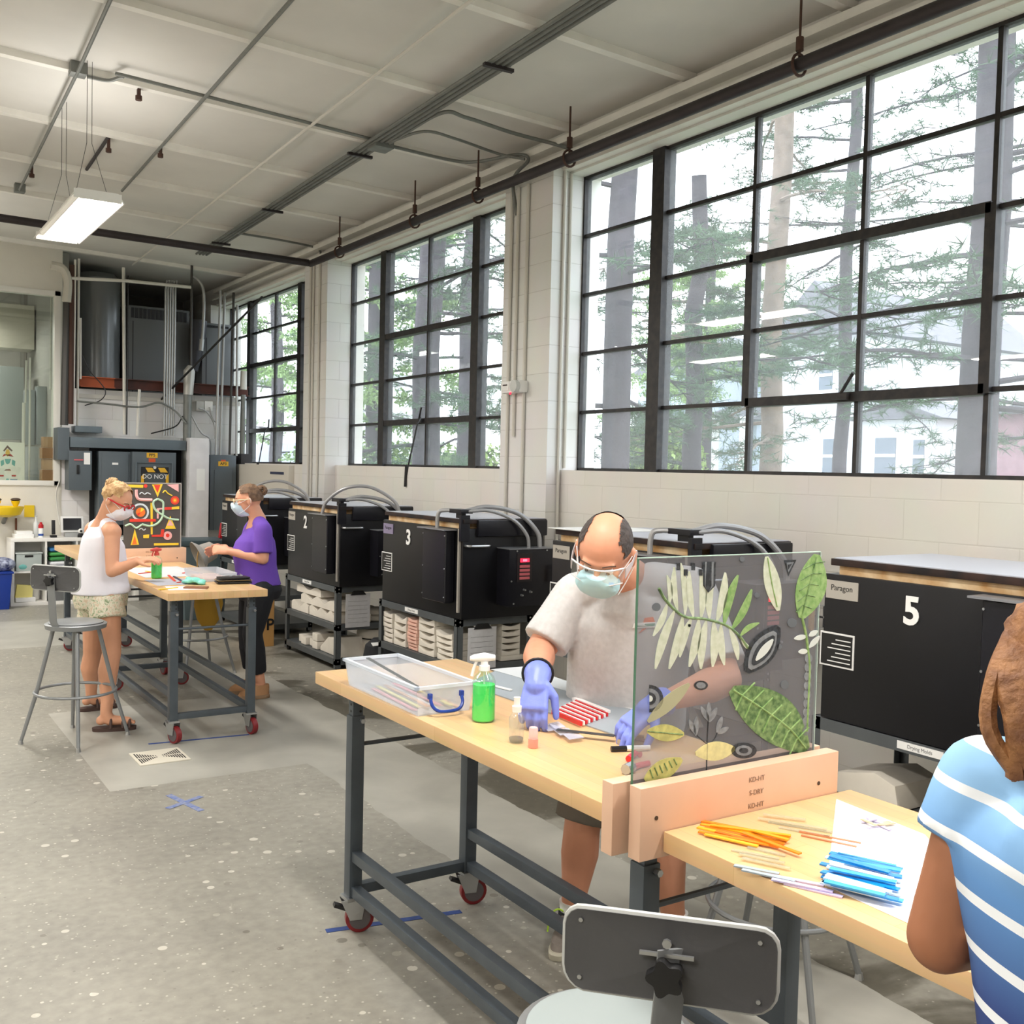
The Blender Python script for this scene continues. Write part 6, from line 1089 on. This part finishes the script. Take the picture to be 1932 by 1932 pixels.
for s in 'LR': e=J['s'+s]; el=J['e'+s]; sh.limb([J['neck']*.6+e*.4,e],[.055,.062]); sh.tube([e,e.lerp(el,.8)],[.064,.068],18)
garment('t_shirt',sh,M('purple_cotton','6a45ad',.85,bump=(9,.3)),t,.009,3)
so=MB(); so.loft(torso(pel,J['chest'],hv,ft,[(-.16,.165,.14,-.01),(0,.178,.155,-.02),(.2,.165,.14,0)]),28,2.3)
for s in 'LR': h,k,a=J['h'+s],J['k'+s],J['a'+s]; so.limb([h,h.lerp(k,.45),k],[.105,.095,.072]); so.limb([k,k.lerp(a,.35)],[.072,.072]); so.tube([k.lerp(a,.3),k.lerp(a,.78)],[.074,.056],18)
garment('leggings',so,M('black_leggings','15161d',.8),t,.009,3)
brown_h=M('brown_hair','5d4636',.7,n=(30,.4),col2='86684e',bump=(50,.8))
hr=part('hair',haircap(J['head'],m,lambda n: n.z>-.35 and n.y<.58 and not (n.y>.05 and n.z<.25),1.0,nz=.005),brown_h,t,smooth=80)
b=MB(); bc=q(0,-.105,.06)
for i in range(14): d=Vector((rr.gauss(0,1),rr.gauss(0,1),rr.gauss(0,1))).normalized(); a_,b_,_=frame(d); b.tube([bc+d*.012+(a_*math.cos(x)+b_*math.sin(x))*rr.uniform(.026,.034) for x in [2*PI*k/12 for k in range(10)]],.009,6)
part('bun',b,brown_h,hr); eyes(t,q,m); mask(t,q,m,M('pale_blue_mask','c3d6e2',.7)); glasses(t,q,M('cream_frame','d9c7a0',.4),.004)
for s in 'LR': shoe(J['a'+s],J['toe'+s],t,M('tan_suede','b0855f',.8),M('tan_sole','8d7257',.7),.24)
# --- woman in stripes ---
J=dict(head=A(2062,1350,1.30),f=cv(.55,.45,.70),u=cv(.15,-.9,.35),neck=A(2035,1440,1.22),chest=A(2040,1500,1.21),sL=A(1862,1478,1.31),sR=A(2170,1520,1.05),eL=A(1776,1770,1.31),wL=A(1925,1800,1.62),eR=A(2180,1800,1.1),wR=A(2120,1800,1.45),
 hL=A(1965,1985,1.26),hR=A(2110,2000,1.14),kL=Vector((1.20,.72,.50)),aL=Vector((1.22,.68,.1)),kR=Vector((1.16,.50,.50)),aR=Vector((1.18,.46,.1)),toeL=Vector((1,.1,0)).normalized(),toeR=Vector((1,0,0)),
 handL=(Vector((.95,.1,-.1)),Vector((0,0,-1)),Vector((0,-1,0)),.4,.95,.04),handR=(Vector((.95,.1,-.1)),Vector((0,0,-1)),Vector((0,1,0)),.4,.95,.04))
J['sR']=Vector((1.20,.45,1.28)); J['chest']=Vector((1.215,.63,1.25)); J['neck']=Vector((1.235,.625,1.35)); J['head']=Vector((1.295,.69,1.45)); J['eR']=Vector((1.26,.35,1.04)); J['wR']=Vector((1.49,.44,1.0))
for k in ('wL','wR'): J[k].z=1.0
J['hL']=Vector((1.22,.66,.86)); J['hR']=Vector((1.18,.49,.86))
pel=(J['hR']+J['hL'])/2; sv=(J['sL']-J['sR']).normalized(); hv=(J['hL']-J['hR']).normalized(); ft=Vector((1,.2,0)).normalized(); base=(J['aR']+J['aL'])/2; base.z=0
t,m,q=body('person','woman in blue and white striped shirt cut off by the right edge','person',J,skinm('skin_brown','a06a4c'),torso(pel,J['chest'],sv,ft,[(-.12,.14,.11,0),(0,.15,.12,0),(.35,.12,.10,0),(.65,.125,.10,.01),(.85,.135,.10,.01),(1.0,.13,.08,0)]),base=tuple(base),hs=.98,arm=(.046,.043,.040,.026),leg=(.08,.054,.05,.034),vox=.006,feet=False)
sh=MB(); sh.loft(torso(pel,J['chest'],sv,ft,[(-.02,.175,.14,0),(.12,.15,.13,0),(.35,.125,.115,0),(.65,.14,.12,.01),(.85,.165,.115,.01),(1.0,.175,.10,0),(1.12,.12,.075,0)]),30,2.3)
for s in 'LR': e=J['s'+s]; el=J['e'+s]; sh.limb([J['neck']*.6+e*.4,e],[.052,.062]); sh.tube([e,e.lerp(el,.38)],[.062,.068],18)
sh.limb([J['neck']+Vector((.0,0,-.045)),J['chest']],[.072,.105])
def stripes():
    m_=bpy.data.materials.new('striped_ombre_knit'); m_.use_nodes=True; nt=m_.node_tree; N=nt.nodes; L=nt.links; b=N['Principled BSDF']; b.inputs['Roughness'].default_value=.85; tc=N.new('ShaderNodeTexCoord'); sp=N.new('ShaderNodeSeparateXYZ'); L.new(tc.outputs['Object'],sp.inputs[0])
    def ma(op,a,c):
        x=N.new('ShaderNodeMath'); x.operation=op
        for i,s in enumerate((a,c)):
            if isinstance(s,(int,float)): x.inputs[i].default_value=s
            else: L.new(s,x.inputs[i])
        return x.outputs[0]
    # bands tilt with the cloth: height plus a little of the sideways run
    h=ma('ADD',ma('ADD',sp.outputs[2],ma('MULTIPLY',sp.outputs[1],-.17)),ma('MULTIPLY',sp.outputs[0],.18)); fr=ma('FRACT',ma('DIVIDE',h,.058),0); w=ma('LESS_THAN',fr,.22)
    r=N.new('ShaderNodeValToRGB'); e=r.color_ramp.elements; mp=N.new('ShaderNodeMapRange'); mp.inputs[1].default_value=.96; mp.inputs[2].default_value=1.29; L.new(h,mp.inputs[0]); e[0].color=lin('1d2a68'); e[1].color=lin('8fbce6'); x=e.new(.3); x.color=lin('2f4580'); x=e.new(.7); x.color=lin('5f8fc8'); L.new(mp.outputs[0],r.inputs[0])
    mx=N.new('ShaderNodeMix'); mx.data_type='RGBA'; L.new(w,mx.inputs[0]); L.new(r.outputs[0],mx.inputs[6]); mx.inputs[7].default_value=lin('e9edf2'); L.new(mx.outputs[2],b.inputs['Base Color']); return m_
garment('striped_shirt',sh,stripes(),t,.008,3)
so=MB(); so.loft(torso(pel,J['chest'],hv,ft,[(-.2,.15,.12,0),(0,.16,.13,0),(.1,.15,.12,0)]),28,2.3)
for s in 'LR': h,k,a=J['h'+s],J['k'+s],J['a'+s]; so.limb([h,h.lerp(k,.45),k],[.095,.085,.066]); so.tube([k,k.lerp(a,.35),k.lerp(a,.9)],[.066,.066,.055],18)
garment('trousers',so,M('navy_trousers','222a4a',.85),t,.010,3)
auburn=M('auburn_hair','6b432a',.7,n=(30,.4),col2='96683f',bump=(50,.8))
hr=part('hair',haircap(J['head'],m,lambda n: n.z>-.5 and n.y<.5,1.0,nz=.006),auburn,t,smooth=80); b=MB(); 
for i in range(26): x=rr.uniform(-.075,.075); b.tube(arc([q(x,-.07,.04),q(x*1.15,-.115,-.03),q(x*1.1+rr.uniform(-.01,.01),-.12,-.10),q(x+rr.uniform(-.02,.02),-.09,-.15)],4),.010,6)
part('loose_hair',b,auburn,hr); eyes(t,q,m); mask(t,q,m,MC['pale_blue_mask'])
for s in 'LR': shoe(J['a'+s],J['toe'+s],t,dkk,M('light_sole','b5b09f',.6),.24)
# ---------- outdoors ----------
def atd(u,v,D): return Vector((0,0,H))+(fw+rt*((u-966)/F)+dn*((v-966)/F))*D
bark=M('grey_bark','4a434a',.9,n=(9,.35),bump=(12,.9)); bark2=M('tan_bark','8c7c70',.9,n=(8,.3),bump=(12,.8)); needle=M('pine_needles','4d6e4c',.7,n=(2,.35)); leafm=M('light_leaves','86a562',.7,n=(3,.3)); lawn=M('lawn','8e9880',.9,n=(1.5,.3))
gz=-.25
solo('lawn',MB().box((4.9,-40,gz-.1),(90,110,gz)),lawn,'lawn outside the tall windows','lawn',kind='structure',base=False)
solo('road',MB().box((15,-40,gz),(20,110,gz+.02)),M('asphalt','8d8d90',.9),None,None,kind='structure',base=False)
def tree(label,u,D,r,h,b0,nb,bl,seed,kind='pine',bk=None,dens=1.0,top=True):
    rr=random.Random(seed); c=atd(u,885,D); x,y=c.x,c.y; t=thing('pine_tree' if kind=='pine' else 'leafy_tree',label,'tree',(x,y,gz))
    n=10; tr=[(x+rr.uniform(-.04,.04)*k/3,y+rr.uniform(-.04,.04)*k/3,gz+h*k/n) for k in range(n+1)]
    part('trunk',MB().tube(tr,[r*(1.25 if k==0 else 1-.35*k/n) for k in range(n+1)],14),bk or bark,t)
    br=MB(); fo=[]; ff=[]
    def tuft(p,s):
        if p.x<5.05: return
        for _ in range(int(9*dens)):
            d=Vector((rr.gauss(0,1),rr.gauss(0,1),rr.gauss(0,.7))).normalized(); w=d.cross(Vector((rr.gauss(0,1),rr.gauss(0,1),rr.gauss(0,1)))).normalized()
            L=s*rr.uniform(.6,1.2); b=len(fo)
            if kind=='pine': fo.extend([p+w*.006,p-w*.006,p+d*L]); ff.append((b,b+1,b+2))
            else:
                q=p+d*L; ww=w*L*.3; fo.extend([q-d*L*.35,q+ww,q+d*L*.35,q-ww]); ff.append((b,b+1,b+2,b+3))
    for i in range(nb):
        z=gz+b0+(h-b0)*(i+rr.random())/nb; a=rr.uniform(0,2*PI); L=bl*rr.uniform(.6,1.15)*(1-.4*(z-gz-b0)/(h-b0)); p=Vector((x,y,z)); pts=[p]; d=Vector((math.cos(a),math.sin(a),rr.uniform(-.12,.25)))
        for k in range(7):
            p=p+d*(L/7); p.x=max(p.x,5.1+.1*k); pts.append(p.copy()); d=(d+Vector((rr.uniform(-.2,.2),rr.uniform(-.2,.2),rr.uniform(-.15,.08)))).normalized()
        br.tube(pts,[.035*(1-.85*k/7)*(.7+r) for k in range(8)],5)
        for k in range(2,8):
            for s in range(3):
                a2=rr.uniform(0,2*PI); q=pts[k]; d2=Vector((math.cos(a2),math.sin(a2),rr.uniform(-.3,.25)))*rr.uniform(.25,.6)*(L/2.4)
                d2.x=max(d2.x,5.0-q.x); br.tube([q,q+d2*.5+Vector((0,0,-.02)),q+d2],[.009,.006,.002],4)
                for w in range(6): tuft(q+d2*(.3+.15*w)+Vector((rr.gauss(0,.04),rr.gauss(0,.04),rr.gauss(0,.03))),.15 if kind=='pine' else .11)
    part('branches',br,bk or bark,t); me=bpy.data.meshes.new('foliage'); me.from_pydata([tuple(v) for v in fo],[],ff); part('foliage',me,needle if kind=='pine' else leafm,t)
    return t
tree('dark straight trunk just outside the left end of the nearest window',1160,10.5,.155,11,2.2,20,2.6,1,dens=1.1)
tree('slim broken topped trunk seen through the nearest window',1303,14,.15,5.9,1.9,12,1.8,2,dens=.9)
tree('tan trunk in the middle of the nearest window',1452,15,.17,13,2.2,28,3.4,3,bk=bark2,dens=1.2)
tree('thick dark trunk at the right of the nearest window',1842,9.5,.19,11,2.4,28,3.2,4,dens=1.1)
tree('dark trunk in the middle of the second window',803,15,.22,12,1.5,26,3.2,5)
tree('bushy pine filling the second window',880,21,.2,11,.8,34,3.6,6,dens=1.4)
tree('leafy tree at the left of the second window',705,24,.2,9,.8,34,3.2,7,'leaf',dens=1.3)
tree('leafy tree outside the furthest window',520,30,.2,11,2.2,32,3.4,8,'leaf',dens=1.4)
tree('pine between the pale houses',1585,19,.14,12,3.2,22,3.6,9)
tree('pine beyond the right edge of the nearest window',1990,13,.2,12,2.0,24,3.4,10,dens=1.1)
tree('leafy tree behind the blue house',1330,38,.25,10,4,34,4.0,11,'leaf',dens=1.5)
def hedge(label,u0,u1,D,h,seed):
    rr=random.Random(seed); a=atd(u0,880,D); b=atd(u1,880,D); fo=[];ff=[]
    for i in range(5200):
        p=a.lerp(b,rr.random()); ang=rr.uniform(0,PI); q=Vector((p.x+.5*math.cos(ang)*rr.uniform(.7,1),p.y+rr.uniform(-.1,.1),gz+(h*math.sin(ang)*rr.uniform(.75,1)) )); d=Vector((rr.gauss(0,1),rr.gauss(0,1),rr.gauss(0,1))).normalized()*.09; w=d.cross(Vector((0,.3,1))).normalized()*.05; k=len(fo); fo+=[q-d,q+w,q+d,q-w]; ff.append((k,k+1,k+2,k+3))
    me=bpy.data.meshes.new('hedge'); me.from_pydata([tuple(v) for v in fo],[],ff); return solo('hedge',me,M('hedge_leaves','a2bd6a',.7,n=(3,.3)),label,'hedge',kind=None)
hedge('pale green hedge behind the dark trunk in the nearest window',1180,1310,21,2.9,3); hedge('hedge low in the second window',640,960,26,2.6,4)
def clap(name,col):
    m=M(name,col,.6); nt=m.node_tree; N=nt.nodes; L=nt.links; tc=N.new('ShaderNodeTexCoord'); w=N.new('ShaderNodeTexWave'); w.wave_profile='SAW'; w.bands_direction='Z'; w.inputs['Scale'].default_value=1.6; L.new(tc.outputs['Object'],w.inputs['Vector'])
    b=N.new('ShaderNodeBump'); b.inputs['Strength'].default_value=1; b.inputs['Distance'].default_value=.06; L.new(w.outputs['Fac'],b.inputs['Height']); L.new(b.outputs['Normal'],N['Principled BSDF'].inputs['Normal']); return m
wglass=M('dark_house_glass','6b7683',.2); roofm=M('grey_shingle','77777f',.9,n=(4,.2)); wt=M('house_trim','f4f4f6',.5)
def house(label,x,u0,u1,vroof,m,wins,dx=8,roof=1.6,eave=None):
    a=at(u0,885,x=x); b=at(u1,885,x=x); zt=at((u0+u1)/2,vroof,x=x).z; y0,y1=min(a.y,b.y),max(a.y,b.y); t=thing('house',label,'house',(x+dx/2,(y0+y1)/2,gz))
    part('walls',MB().box((x,y0,gz),(x+dx,y1,zt)),m,t)
    part('roof',MB().prism([(-.4,0),(y1-y0+.4,0),((y1-y0)/2,roof)],(x-.3,y0,zt),(0,1,0),(0,0,1),(dx+.6,0,0)),roofm,t)
    for (u,v0,v1,w) in wins:
        p=at(u,v0,x=x-.05); q=at(u,v1,x=x-.05); ww=w/2*x/1948*1.5
        f=part('window',MB().box((x-.06,p.y-ww-.12,q.z-.12),(x,p.y+ww+.12,p.z+.12)),wt,t); part('pane',MB().box((x-.08,p.y-ww,q.z),(x-.055,p.y+ww,p.z)),wglass,f); part('meeting_rail',MB().box((x-.1,p.y-ww,(p.z+q.z)/2-.04),(x-.07,p.y+ww,(p.z+q.z)/2+.04)),wt,f)
    return t
hw_=clap('white_clapboard','e4e6ee'); hb_=clap('pale_blue_clapboard','b9c4da')
house('white clapboard house in the middle of the nearest window',23,1462,1620,640,hw_,[(1567,828,893,26),(1560,680,735,26)])
house('white bay fronted house right of the tan trunk',22.3,1625,1762,792,clap('white_clapboard_bay','e9ebf2'),[(1672,826,893,36),(1735,830,893,18)],dx=2,roof=.5)
hB=house('pale blue house with a porch behind the slim trunk',30,1200,1425,700,hb_,[(1335,700,742,28),(1235,720,760,20)])
a=at(1290,790,x=27); b=at(1412,790,x=27); pt=MB().prism([(0,0),(3.2,0),(3.2,.9)],(27,b.y,a.z-.1),(1,0,0),(0,0,1),(0,a.y-b.y,0)); part('porch_roof',pt,roofm,hB)
for u in (1345,1405): p=at(u,800,x=27.2); part('porch_post',MB().box((27.1,p.y-.15,gz),(27.4,p.y+.15,a.z)),wt,hB)
part('porch_door',MB().box((29.9,at(1325,800,x=30).y-.5,gz),(30,at(1325,800,x=30).y+.5,2.9)),wglass,hB)
house('pinkish brick building at the far right of the nearest window',20,1878,2120,778,M('pinkish_brick','a08088',.8,n=(6,.2)),[],roof=.3)
house('pale house with grey roof band outside the furthest window',27,455,640,715,clap('white_clapboard_far','dfe2ea'),[],roof=.4,dx=6)
solo('low_shed',MB().box((23,at(560,790,x=23).y,gz),(25.5,at(470,790,x=23).y,3.0)),M('slate_shed','9aa0b2',.8),'grey blue shed low in the furthest window','shed')
